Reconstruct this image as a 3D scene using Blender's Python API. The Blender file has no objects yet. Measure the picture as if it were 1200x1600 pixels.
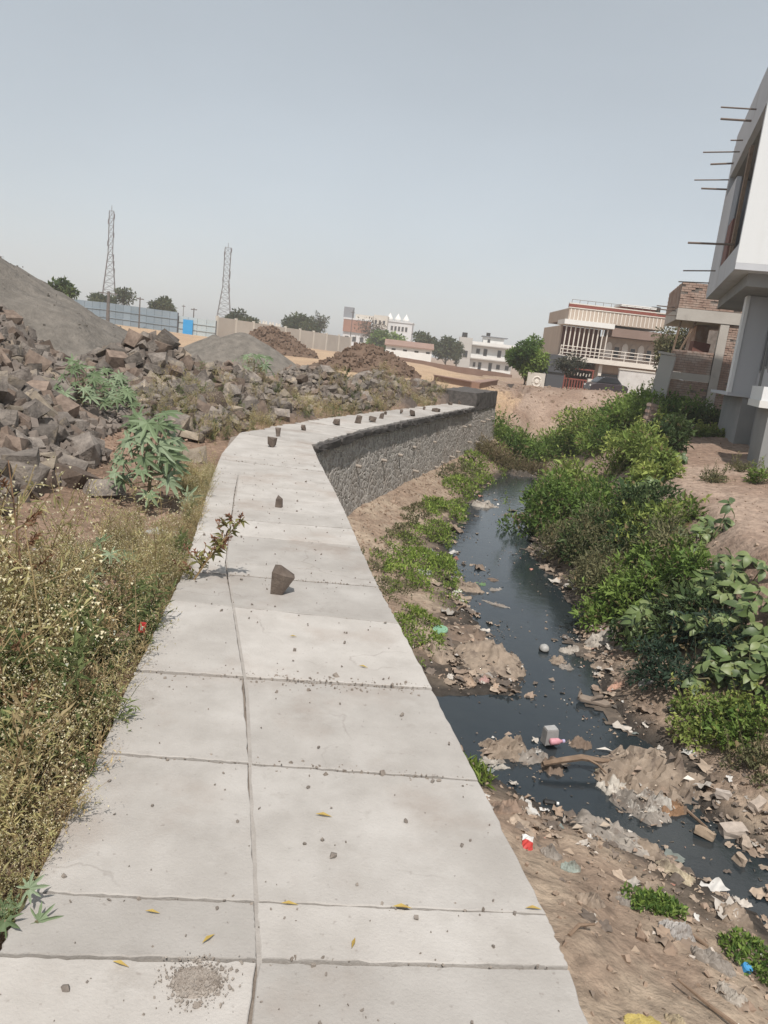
import bpy, bmesh, math, random
import numpy as np
from mathutils import Vector, Matrix, Euler

SC = bpy.context.scene
COL = SC.collection
R = math.radians

# ------------------------------------------------------------------ camera
FPX, PITCH, ROLL, EYE = 1186.0, 12.2, 6.5, 1.55       # pixels of a 1200x1600 picture
_p, _r = R(PITCH), R(ROLL)
CF = np.array([0, math.cos(_p), -math.sin(_p)])
_R0 = np.array([1.0, 0, 0]); _U0 = np.cross(_R0, CF)
CR = math.cos(_r) * _R0 + math.sin(_r) * _U0
CU = math.cos(_r) * _U0 - math.sin(_r) * _R0
CP = np.array([0, 0, EYE])
cam_d = bpy.data.cameras.new('camera')
cam_d.sensor_fit = 'VERTICAL'; cam_d.sensor_height = 24.0
cam_d.lens = 24.0 * FPX / 1600.0
cam_d.clip_start = 0.05; cam_d.clip_end = 3000
cam = bpy.data.objects.new('camera', cam_d); COL.objects.link(cam)
_m = Matrix.Identity(4)
for i in range(3):
    _m[i][0] = CR[i]; _m[i][1] = CU[i]; _m[i][2] = -CF[i]; _m[i][3] = CP[i]
cam.matrix_world = _m
SC.camera = cam

# ------------------------------------------------------------------ sky and sun
SUN_EL, SUN_AZ = 58.0, 178.0            # azimuth clockwise from +Y: behind the camera
W = bpy.data.worlds.new('World'); SC.world = W; W.use_nodes = True
nt = W.node_tree; nt.nodes.clear()
sky = nt.nodes.new('ShaderNodeTexSky'); sky.sky_type = 'NISHITA'; sky.sun_disc = False
sky.sun_elevation = R(SUN_EL); sky.sun_rotation = R(SUN_AZ)
sky.altitude = 300; sky.air_density = 1.0; sky.dust_density = 1.5; sky.ozone_density = 1.0
hs = nt.nodes.new('ShaderNodeHueSaturation'); hs.inputs['Saturation'].default_value = 0.50; hs.inputs['Hue'].default_value = 0.485
bg = nt.nodes.new('ShaderNodeBackground'); bg.inputs['Strength'].default_value = 0.14
wo = nt.nodes.new('ShaderNodeOutputWorld')
hz_mix = nt.nodes.new('ShaderNodeMix'); hz_mix.data_type = 'RGBA'; hz_mix.inputs[0].default_value = 0.62      # even dust haze over the whole sky
hz_mix.inputs[7].default_value = (2.75, 3.0, 3.2, 1)
nt.links.new(sky.outputs[0], hs.inputs['Color']); nt.links.new(hs.outputs[0], hz_mix.inputs[6]); 
tcw = nt.nodes.new('ShaderNodeTexCoord'); nw = nt.nodes.new('ShaderNodeTexNoise'); nw.inputs['Scale'].default_value = 1.4; nw.inputs['Detail'].default_value = 4
mpw = nt.nodes.new('ShaderNodeMapping'); mpw.inputs['Scale'].default_value = (1, 1, 2.5); nt.links.new(tcw.outputs['Generated'], mpw.inputs[0]); nt.links.new(mpw.outputs[0], nw.inputs['Vector'])
mrw = nt.nodes.new('ShaderNodeMapRange'); mrw.inputs[1].default_value = .3; mrw.inputs[2].default_value = .7; mrw.inputs[3].default_value = .93; mrw.inputs[4].default_value = 1.06; nt.links.new(nw.outputs['Fac'], mrw.inputs[0])
vs = nt.nodes.new('ShaderNodeVectorMath'); vs.operation = 'SCALE'; nt.links.new(hz_mix.outputs[2], vs.inputs[0]); nt.links.new(mrw.outputs[0], vs.inputs['Scale']); nt.links.new(vs.outputs[0], bg.inputs['Color'])
nt.links.new(bg.outputs[0], wo.inputs['Surface'])
sl = bpy.data.lights.new('sun', 'SUN'); sl.energy = 3.8; sl.angle = R(1.2); sl.color = (1.0, 0.945, 0.88)
sun = bpy.data.objects.new('sun', sl); COL.objects.link(sun)
_sd = Vector((math.sin(R(SUN_AZ)) * math.cos(R(SUN_EL)), math.cos(R(SUN_AZ)) * math.cos(R(SUN_EL)), math.sin(R(SUN_EL))))
sun.rotation_euler = _sd.to_track_quat('Z', 'Y').to_euler()
sun.location = (0, 0, 60)
SC.view_settings.view_transform = 'Standard'; SC.view_settings.look = 'None'
SC.view_settings.gamma = 1.0; SC.view_settings.use_curve_mapping = False
SC.view_settings.exposure = 0.24
SC.render.engine = 'CYCLES'
SC.cycles.use_denoising = True
SC.cycles.max_bounces = 6; SC.cycles.volume_bounces = 1
SC.cycles.transparent_max_bounces = 8

# ------------------------------------------------------------------ pixel -> world
def ray(px, py):
    d = CF * FPX + CR * (px - 600) - CU * (py - 800)
    return d / np.linalg.norm(d)
def at(px, py, z=0.0):
    d = ray(px, py); return CP + d * ((z - EYE) / d[2])
def atY(px, py, Y):
    d = ray(px, py); return CP + d * (Y / d[1])

# ------------------------------------------------------------------ noise
def _hash(ix, iy, s):
    n = (ix.astype(np.int64) * 374761393 + iy.astype(np.int64) * 668265263 + s * 974634777) & 0x7fffffff
    n = ((n ^ (n >> 13)) * 1274126177) & 0x7fffffff
    return ((n ^ (n >> 16)) & 0xffff) / 65535.0
def vnoise(x, y, s=0):
    x = np.asarray(x, float); y = np.asarray(y, float)
    ix = np.floor(x); iy = np.floor(y); fx = x - ix; fy = y - iy
    fx = fx * fx * (3 - 2 * fx); fy = fy * fy * (3 - 2 * fy)
    a = _hash(ix, iy, s); b = _hash(ix + 1, iy, s); c = _hash(ix, iy + 1, s); d = _hash(ix + 1, iy + 1, s)
    return (a * (1 - fx) + b * fx) * (1 - fy) + (c * (1 - fx) + d * fx) * fy
def fbm(x, y, s=0, o=4):
    t = 0; a = 0.5; f = 1.0
    for k in range(o):
        t = t + a * (vnoise(np.asarray(x) * f + 17.3 * k, np.asarray(y) * f - 9.1 * k, s + k) - 0.5) * 2
        a *= 0.5; f *= 2.03
    return t
def sstep(a, b, x):
    t = np.clip((np.asarray(x, float) - a) / (b - a), 0, 1); return t * t * (3 - 2 * t)

# ------------------------------------------------------------------ object helpers
def link(o, parent=None):
    COL.objects.link(o)
    if parent is not None: o.parent = parent
    return o
def tag(o, label=None, cat=None, group=None, kind=None):
    if label: o['label'] = label
    if cat: o['category'] = cat
    if group: o['group'] = group
    if kind: o['kind'] = kind
    return o
def empty(name, loc=(0, 0, 0), rz=0.0):
    o = bpy.data.objects.new(name, None); o.empty_display_size = 0.2
    o.location = loc; o.rotation_euler = (0, 0, rz); COL.objects.link(o); return o
def set_col(me, C):
    a = me.color_attributes.new('Col', 'FLOAT_COLOR', 'POINT')
    c = np.ones((len(me.vertices), 4), np.float32); c[:, :3] = C
    a.data.foreach_set('color', c.ravel())
def npmesh(name, V, F, mat=None, C=None, smooth=False):
    V = np.asarray(V, np.float32); F = np.asarray(F, np.int32); k = F.shape[1]
    me = bpy.data.meshes.new(name)
    me.vertices.add(len(V)); me.vertices.foreach_set('co', V.ravel())
    me.loops.add(F.size); me.loops.foreach_set('vertex_index', F.ravel())
    me.polygons.add(len(F)); me.polygons.foreach_set('loop_start', np.arange(0, F.size, k, dtype=np.int32))
    me.polygons.foreach_set('use_smooth', np.full(len(F), smooth))
    if C is not None: set_col(me, C)
    me.update(calc_edges=True)
    if mat is not None: me.materials.append(mat)
    return me
def npobj(name, V, F, mat=None, parent=None, C=None, smooth=False):
    return link(bpy.data.objects.new(name, npmesh(name, V, F, mat, C, smooth)), parent)
class MB:
    """collects simple solids; build() links them as one mesh object"""
    def __init__(s): s.v = []; s.f = []
    def add(s, V, F):
        n = len(s.v); s.v += [tuple(map(float, p)) for p in V]; s.f += [tuple(n + i for i in q) for q in F]; return s
    def box(s, c, d, rot=None, taper=1.0):
        hx, hy, hz = d[0] / 2, d[1] / 2, d[2] / 2
        P = [(-hx, -hy, -hz), (hx, -hy, -hz), (hx, hy, -hz), (-hx, hy, -hz),
             (-hx * taper, -hy * taper, hz), (hx * taper, -hy * taper, hz), (hx * taper, hy * taper, hz), (-hx * taper, hy * taper, hz)]
        if rot is not None:
            m = Euler(rot).to_matrix(); P = [m @ Vector(p) for p in P]
        P = [(p[0] + c[0], p[1] + c[1], p[2] + c[2]) for p in P]
        return s.add(P, [(0, 3, 2, 1), (4, 5, 6, 7), (0, 1, 5, 4), (1, 2, 6, 5), (2, 3, 7, 6), (3, 0, 4, 7)])
    def bx(s, x0, x1, y0, y1, z0, z1):
        return s.box(((x0 + x1) / 2, (y0 + y1) / 2, (z0 + z1) / 2), (x1 - x0, y1 - y0, z1 - z0))
    def cyl(s, p0, p1, r0, r1=None, n=8, cap=True):
        r1 = r0 if r1 is None else r1
        p0 = Vector(p0); p1 = Vector(p1); d = (p1 - p0).normalized()
        a = d.orthogonal().normalized(); b = d.cross(a)
        P = []
        for p, r in ((p0, r0), (p1, r1)):
            for i in range(n):
                t = 2 * math.pi * i / n; P.append(p + a * (r * math.cos(t)) + b * (r * math.sin(t)))
        F = [(i, (i + 1) % n, n + (i + 1) % n, n + i) for i in range(n)]
        if cap: F += [tuple(range(n - 1, -1, -1)), tuple(range(n, 2 * n))]
        return s.add(P, F)
    def tube(s, pts, rad, n=6):
        pts = [Vector(p) for p in pts]; k = len(pts)
        if not hasattr(rad, '__len__'): rad = [rad] * k
        P = []
        for i, p in enumerate(pts):
            d = (pts[min(i + 1, k - 1)] - pts[max(i - 1, 0)]).normalized()
            a = d.cross(Vector((0.31, 0.2, 0.93))).normalized() if abs(d.z) < 0.95 else Vector((1, 0, 0)).cross(d).normalized()
            b = d.cross(a)
            for j in range(n):
                t = 2 * math.pi * j / n; P.append(p + a * (rad[i] * math.cos(t)) + b * (rad[i] * math.sin(t)))
        F = [(i * n + j, i * n + (j + 1) % n, (i + 1) * n + (j + 1) % n, (i + 1) * n + j) for i in range(k - 1) for j in range(n)]
        F += [tuple(range(n - 1, -1, -1)), tuple(range((k - 1) * n, k * n))]
        return s.add(P, F)
    def prism(s, poly, y0, y1):
        """poly of (x,z), extruded along y"""
        n = len(poly)
        P = [(x, y0, z) for x, z in poly] + [(x, y1, z) for x, z in poly]
        return s.add(P, [tuple(range(n)), tuple(range(2 * n - 1, n - 1, -1))] + [(i, n + i, n + (i + 1) % n, (i + 1) % n) for i in range(n)])
    def mesh(s, name, mat=None, smooth=False):
        me = bpy.data.meshes.new(name); me.from_pydata(s.v, [], s.f)
        if smooth: me.polygons.foreach_set('use_smooth', [True] * len(me.polygons))
        me.update()
        if mat is not None: me.materials.append(mat)
        return me
    def build(s, name, mat=None, parent=None, smooth=False, bevel=0.0):
        o = link(bpy.data.objects.new(name, s.mesh(name, mat, smooth)), parent)
        if bevel:
            b = o.modifiers.new('bevel', 'BEVEL'); b.width = bevel; b.segments = 2; b.limit_method = 'ANGLE'
        return o

# ------------------------------------------------------------------ materials
def material(name, c1, c2=None, scale=8.0, rough=0.85, bump=0.0, bscale=None, detail=6.0, attr=False, objrand=0.0,
             trans=0.0, spec=0.3, c3=None, scale3=1.0, thr3=(0.5, 0.7), metallic=0.0, stretch=None, vary=0.0):
    m = bpy.data.materials.new(name); m.use_nodes = True
    t = m.node_tree; N = t.nodes; L = t.links
    b = N['Principled BSDF']; b.inputs['Roughness'].default_value = rough
    b.inputs['Specular IOR Level'].default_value = spec; b.inputs['Metallic'].default_value = metallic
    geo = N.new('ShaderNodeNewGeometry'); pos = geo.outputs['Position']
    if objrand is not None and objrand < 0: 
        tc = N.new('ShaderNodeTexCoord'); pos = tc.outputs['Object']; objrand = -objrand
    if stretch:
        mp = N.new('ShaderNodeMapping'); mp.inputs['Scale'].default_value = stretch
        L.new(pos, mp.inputs[0]); pos = mp.outputs[0]
    def noise(sc, det=detail):
        n = N.new('ShaderNodeTexNoise'); n.inputs['Scale'].default_value = sc; n.inputs['Detail'].default_value = det
        n.inputs['Roughness'].default_value = 0.62
        L.new(pos, n.inputs['Vector']); return n.outputs['Fac']
    def mix(fac, a, bb, mode='MIX'):
        x = N.new('ShaderNodeMix'); x.data_type = 'RGBA'; x.blend_type = mode
        for sock, v in ((x.inputs[0], fac), (x.inputs[6], a), (x.inputs[7], bb)):
            if hasattr(v, 'links'): L.new(v, sock)
            elif isinstance(v, (int, float)): sock.default_value = v
            else: sock.default_value = (*v, 1)
        return x.outputs[2]
    def ramp(fac, a, bb):
        r = N.new('ShaderNodeMapRange'); r.inputs[1].default_value = a; r.inputs[2].default_value = bb; r.clamp = True
        L.new(fac, r.inputs[0]); return r.outputs[0]
    if attr:
        at_ = N.new('ShaderNodeAttribute'); at_.attribute_name = 'Col'; base = at_.outputs['Color']
        if c2 is not None or vary:
            f = ramp(noise(scale), 0.3, 0.7)
            lo = mix(1.0, base, (1 - vary,) * 3, 'MULTIPLY'); hi = mix(1.0, base, (1 + vary,) * 3, 'MULTIPLY')
            base = mix(f, lo, hi)
    else:
        base = c1
        if c2 is not None:
            base = mix(ramp(noise(scale), 0.32, 0.68), c1, c2)
    if c3 is not None:
        base = mix(ramp(noise(scale3), *thr3), base, c3)
    if objrand:
        oi = N.new('ShaderNodeObjectInfo'); mr = N.new('ShaderNodeMapRange')
        mr.inputs[3].default_value = 1 - objrand; mr.inputs[4].default_value = 1 + objrand
        L.new(oi.outputs['Random'], mr.inputs[0])
        cmb = N.new('ShaderNodeCombineColor'); 
        for i in range(3): L.new(mr.outputs[0], cmb.inputs[i])
        base = mix(1.0, base, cmb.outputs[0], 'MULTIPLY')
    if hasattr(base, 'links'): L.new(base, b.inputs['Base Color'])
    else: b.inputs['Base Color'].default_value = (*base, 1)
    if bump:
        bp = N.new('ShaderNodeBump'); bp.inputs['Strength'].default_value = 1.0; bp.inputs['Distance'].default_value = bump
        L.new(noise(bscale or scale * 3, 8), bp.inputs['Height']); L.new(bp.outputs[0], b.inputs['Normal'])
    if trans:
        tr = N.new('ShaderNodeBsdfTranslucent'); ms = N.new('ShaderNodeMixShader'); ms.inputs[0].default_value = trans
        if hasattr(base, 'links'): L.new(base, tr.inputs['Color'])
        else: tr.inputs['Color'].default_value = (*base, 1)
        L.new(b.outputs[0], ms.inputs[1]); L.new(tr.outputs[0], ms.inputs[2])
        L.new(ms.outputs[0], N['Material Output'].inputs['Surface'])
    return m
HAZE = 0.0011
M = {}
M['ground'] = material('ground', None, attr=True, vary=0.34, scale=9.0, rough=0.95, bump=0.05, bscale=11, spec=0.15)
M['foliage'] = material('foliage', None, attr=True, rough=0.6, trans=0.36, spec=0.25)
M['dry'] = material('dry', None, attr=True, rough=0.8, trans=0.4, spec=0.2)
M['rock'] = material('rock', (0.12, 0.104, 0.092), (0.26, 0.226, 0.196), 3.0, 0.9, 0.03, 10, objrand=-0.42, c3=(0.33, 0.275, 0.21), scale3=1.1, thr3=(0.56, 0.66), spec=0.2)
M['rockbrown'] = material('rockbrown', (0.12, 0.09, 0.072), (0.24, 0.185, 0.148), 3.5, 0.9, 0.012, 22, objrand=-0.35, spec=0.2)
M['rocktan'] = material('rocktan', (0.19, 0.158, 0.122), (0.31, 0.262, 0.205), 3.0, 0.9, 0.012, 22, objrand=-0.25, spec=0.2)
M['soil'] = material('soil', (0.11, 0.075, 0.055), (0.18, 0.125, 0.092), 2.5, 0.95, 0.05, 6, spec=0.1)
M['gravel'] = material('gravel', (0.13, 0.118, 0.103), (0.22, 0.198, 0.172), 3.5, 0.95, 0.05, 14, spec=0.15)
M['white'] = material('white', (0.74, 0.73, 0.70), (0.66, 0.65, 0.62), 0.9, 0.8, 0.002, 30)
M['cream'] = material('cream', (0.50, 0.46, 0.40), (0.58, 0.54, 0.48), 0.7, 0.85, 0.003, 20)
M['dark'] = material('dark', (0.02, 0.019, 0.018), rough=0.5)
M['glass'] = material('glass', (0.03, 0.033, 0.038), rough=0.15, spec=0.5)
M['steel'] = material('steel', (0.16, 0.14, 0.13), (0.22, 0.16, 0.12), 30, 0.6, metallic=0.3)
M['wood'] = material('wood', (0.16, 0.11, 0.075), (0.24, 0.17, 0.12), 12, 0.85, 0.004, 60)

# ================================================================== THE SETTING: lines that shape the terrain
PR_PX = [(1010, 1800), (925, 1600), (850, 1420), (745, 1215), (672, 1070), (622, 972), (585, 905), (530, 780), (485, 695),
         (560, 672), (640, 655), (700, 643), (776, 629)]
PL_PX = [(-60, 1600), (0, 1480), (120, 1260), (210, 1050), (285, 900), (330, 750), (358, 680), (430, 665), (520, 652), (600, 642), (720, 628)]
PRW = np.array([at(*p)[:2] for p in PR_PX]); PLW = np.array([at(*p)[:2] for p in PL_PX])
PRW = np.vstack([[(0.80, -4.0), (0.72, 0.0)], PRW[1:], [(5.4, 34.0), (7.5, 41.0)]])
PLW = np.vstack([[(-0.70, -4.0), (-0.78, 0.0)], PLW, [(4.2, 33.5), (6.4, 41.0)]])
def xP(y): return np.interp(y, PRW[:, 1], PRW[:, 0])      # stream-side edge of the path and wall
def xQ(y): return np.interp(y, PLW[:, 1], PLW[:, 0])      # land-side edge of the path
WATER = -2.0
XL = np.array([(-6, 6.5), (0, 5.2), (3, 3.9), (4.5, 2.88), (4.95, 2.6), (5.35, 2.2), (5.55, 1.75), (5.93, 1.32), (6.2, 1.1), (6.8, 0.7), (7.3, 0.35), (7.5, 0.85),
               (7.75, 1.65), (8.35, 1.82), (9.0, 1.55), (10.2, 1.42), (12, 1.25), (14.1, 1.3), (18, 1.85), (25.6, 3.95), (35, 6.4), (41, 7.8)])
XR = np.array([(-6, 8.5), (0, 6.6), (3, 4.8), (4.4, 3.75), (5.26, 3.28), (5.79, 3.0), (6.6, 3.0), (7.2, 2.72), (7.9, 2.6), (8.75, 2.8), (9.6, 2.85), (10.8, 3.1), (12.3, 3.0), (14.4, 2.95),
               (20, 3.9), (33, 6.6), (41, 8.0)])
ZF = np.array([(-6, -1.2), (3, -1.3), (4.5, -1.45), (5.5, -1.65), (6.3, -1.9), (7.2, -2.1), (7.8, -1.85), (9, -1.65), (12, -1.5), (20, -1.45), (28, -1.35), (36, -1.0)])
XT = np.array([(-6, 9.5), (0, 7.4), (3, 6.0), (6, 5.0), (9, 4.75), (12, 5.1), (15, 5.5), (20, 6.6), (30, 9.4), (41, 12)])
ZT = np.array([(-6, -0.6), (6, -0.5), (9, -0.32), (15, -0.28), (20, -0.1), (30, 0.0), (41, 0.1)])
def I(T, y): return np.interp(y, T[:, 0], T[:, 1])
def pile(x, y, cx, cy, rx, ry, h, rot=0.0, pw=1.0):
    c, s = math.cos(rot), math.sin(rot); dx = x - cx; dy = y - cy
    r = np.sqrt(((dx * c + dy * s) / rx) ** 2 + ((-dx * s + dy * c) / ry) ** 2)
    return h * np.clip(1 - r, 0, 1) ** pw
def hA(x, y):      # the big rubble slope at the left
    edge = np.interp(y, [-6, 2, 4.5, 6, 8, 11, 14, 17], [-5.2, -3.6, -2.9, -2.85, -3.0, -3.9, -5.2, -7])
    d = edge - x + 0.35 * fbm(x * 0.8, y * 0.8, 5, 3)
    return np.clip(d * 0.47 + .17 * np.clip(d - 1.0, 0, 9), 0, 3.6) * sstep(1.5, 5, y) * (1 - sstep(14.5, 18, y))
PILES = [(-4.5, 13.9, 1.9, 1.7, 1.35), (-3.3, 15.2, 1.9, 1.3, .95), (-2.0, 19.2, 1.7, 1.1, 1.0), (-0.55, 21.6, 1.35, 1.3, 1.05), (0.8, 25.0, 1.9, 1.1, 0.75), (-3.5, 12.2, 1.0, 1.5, 0.7)]
def hB(x, y):
    h = np.zeros_like(np.asarray(x, float))
    for p in PILES: h = np.maximum(h, pile(x, y, *p, pw=0.8))
    return h
def left_h(x, y):
    d = np.maximum(xQ(y) - x, 0)
    z = -0.12 + 0.10 * np.clip(d - 0.2, 0, 2.2) + 0.05 * fbm(x * 1.3, y * 1.3, 2)
    z = z * (1 - sstep(24, 36, y)) + 0.1 * sstep(24, 36, y)
    return z + np.maximum(hA(x, y), hB(x, y) * 0.85)
def drain_h(x, y):
    xx = x + 0.16 * fbm(x * 1.1, y * 1.1, 11, 3) * (1 - sstep(0, 0.4, xP(y) + 0.3 - x))
    a = [xP(y) + 0.05, I(XL, y), I(XL, y) + 0.3, I(XR, y) - 0.3, I(XR, y)]
    a[1] = np.maximum(a[1], a[0] + 0.02); a[2] = np.maximum(a[2], a[1] + 0.02)
    a.append(a[4] + 0.40 * (I(XT, y) - a[4])); a.append(I(XT, y)); a.append(a[6] + 4.0)
    zz = [I(ZF, y), WATER + 0.0 * y, WATER - 0.25 + 0 * y, WATER - 0.25 + 0 * y, WATER + 0 * y, -1.55 + 0 * y, I(ZT, y), I(ZT, y) + 0.42]
    z = zz[0] + 0 * xx
    for i in range(7):
        t = np.clip((xx - a[i]) / np.maximum(a[i + 1] - a[i], 1e-3), 0, 1)
        z = np.where(xx > a[i], zz[i] + (zz[i + 1] - zz[i]) * t, z)
    rough = sstep(-2.12, -1.85, z)
    return z + (0.07 * fbm(x * 2.2, y * 2.2, 21, 4) + 0.025 * fbm(x * 9, y * 9, 31, 2)) * (0.3 + 0.7 * rough)
def terr(x, y):
    x = np.asarray(x, float); y = np.asarray(y, float)
    zl = left_h(x, y); zr = drain_h(x, y)
    zr = zr * (1 - sstep(33, 40, y)) + (0.12 + 0.18 * fbm(x * 0.5, y * 0.5, 41)) * sstep(33, 40, y)
    split = xP(y) - 0.45
    z = np.where(x < split, np.where(x > xQ(y), -0.2, zl), zr)
    s = sstep(45, 110, y)
    zfar = np.interp(x, [-70, -34, -21, -10, 3, 12, 40], [1.0, 0.85, 0.5, 0.1, -0.2, -1.2, -1.3])
    zfar = np.where((x > 8) & (y < 75), -0.1, zfar)
    far = 0.08 * fbm(x * 0.25, y * 0.25, 51) * sstep(36, 45, y)
    far = far + pile(x, y, 10.8, 41.5, 5.0, 3.4, .5, pw=.8)
    return z * (1 - s) + zfar * s + far
def grid_lines():
    gx = list(np.arange(-7.0, 9.0, 0.09)); d = 0.12
    while gx[-1] < 300: gx.append(gx[-1] + d); d *= 1.09
    d = 0.12
    while gx[0] > -300: gx.insert(0, gx[0] - d); d *= 1.09
    gy = list(np.arange(-12, 0.6, 0.45)) + list(np.arange(0.6, 12, 0.075)); d = 0.08
    while gy[-1] < 420: gy.append(gy[-1] + d); d *= 1.024
    return np.array(gx), np.array(gy)
def grid_faces(nx, ny):
    i, j = np.meshgrid(np.arange(nx - 1), np.arange(ny - 1))
    a = (j * nx + i).ravel(); return np.stack([a, a + 1, a + nx + 1, a + nx], 1)
GX, GY = grid_lines()
X, Y = np.meshgrid(GX, GY); Z = terr(X, Y)
def ground_col(X, Y, Z):
    n = fbm(X * 0.9, Y * 0.9, 61); n2 = fbm(X * 3, Y * 3, 63)
    c = lambda *v: np.array(v)[None, None, :]
    def mixc(A, B, t): return A * (1 - t[..., None]) + B * t[..., None]
    verge = mixc(c(0.20, 0.14, 0.10) + 0 * X[..., None], c(0.29, 0.20, 0.145), sstep(-.3, .4, n))
    sand = mixc(c(0.44, 0.315, 0.205) + 0 * X[..., None], c(0.36, 0.25, 0.17), sstep(-.2, .5, n))
    far = c(0.30, 0.22, 0.165)
    rub = c(0.13, 0.105, 0.09)
    A = mixc(verge, sand, sstep(22, 32, Y) * sstep(-60, -30, -np.abs(X)))
    A = mixc(A, far + 0 * A, np.maximum(sstep(95, 130, Y), sstep(2, 8, X - Y * 0.03) * sstep(40, 60, Y)))
    A = mixc(A, rub + 0 * A, sstep(0.05, 0.3, np.maximum(hA(X, Y), hB(X, Y))))
    mud = mixc(c(0.27, 0.20, 0.15) + 0 * A, c(0.36, 0.285, 0.215), sstep(-.3, .4, n2))
    wet = c(0.055, 0.047, 0.04)
    red = mixc(c(0.25, 0.175, 0.132) + 0 * A, c(0.34, 0.255, 0.20), sstep(-.3, .4, n))
    B = mixc(mud, red, sstep(-1.6, -0.9, Z) * sstep(3, 4.2, X) )
    B = mixc(B, wet + 0 * B, 1 - sstep(-1.97, -1.84, Z + 0.05 * n2))
    right = ((X > xP(Y) - 0.45) & (Y < 39)).astype(float)
    A = mixc(A, red, sstep(36, 40, Y) * (1 - sstep(50, 60, Y)) * sstep(4, 6, X))
    return mixc(A, B, right)
ground = npobj('ground', np.stack([X, Y, Z], -1).reshape(-1, 3), grid_faces(len(GX), len(GY)), M['ground'],
               C=ground_col(X, Y, Z).reshape(-1, 3), smooth=True)
tag(ground, kind='structure')

# water: one sheet, with soft ripples
m = material('water', (0.017, 0.024, 0.030), (0.026, 0.033, 0.036), 0.9, rough=0.06, spec=0.45, bump=0.004, bscale=5.0)
wy = np.arange(-6, 41, 0.5)
wx0 = np.maximum(I(XL, wy) - 0.9, xP(wy) - 0.35); wx1 = I(XR, wy) + 0.9
V = np.concatenate([np.stack([wx0, wy, wy * 0 + WATER], 1), np.stack([wx1, wy, wy * 0 + WATER], 1)])
k = len(wy); F = np.array([(i, k + i, k + i + 1, i + 1) for i in range(k - 1)])
tag(npobj('water', V, F, m), kind='structure')

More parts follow.
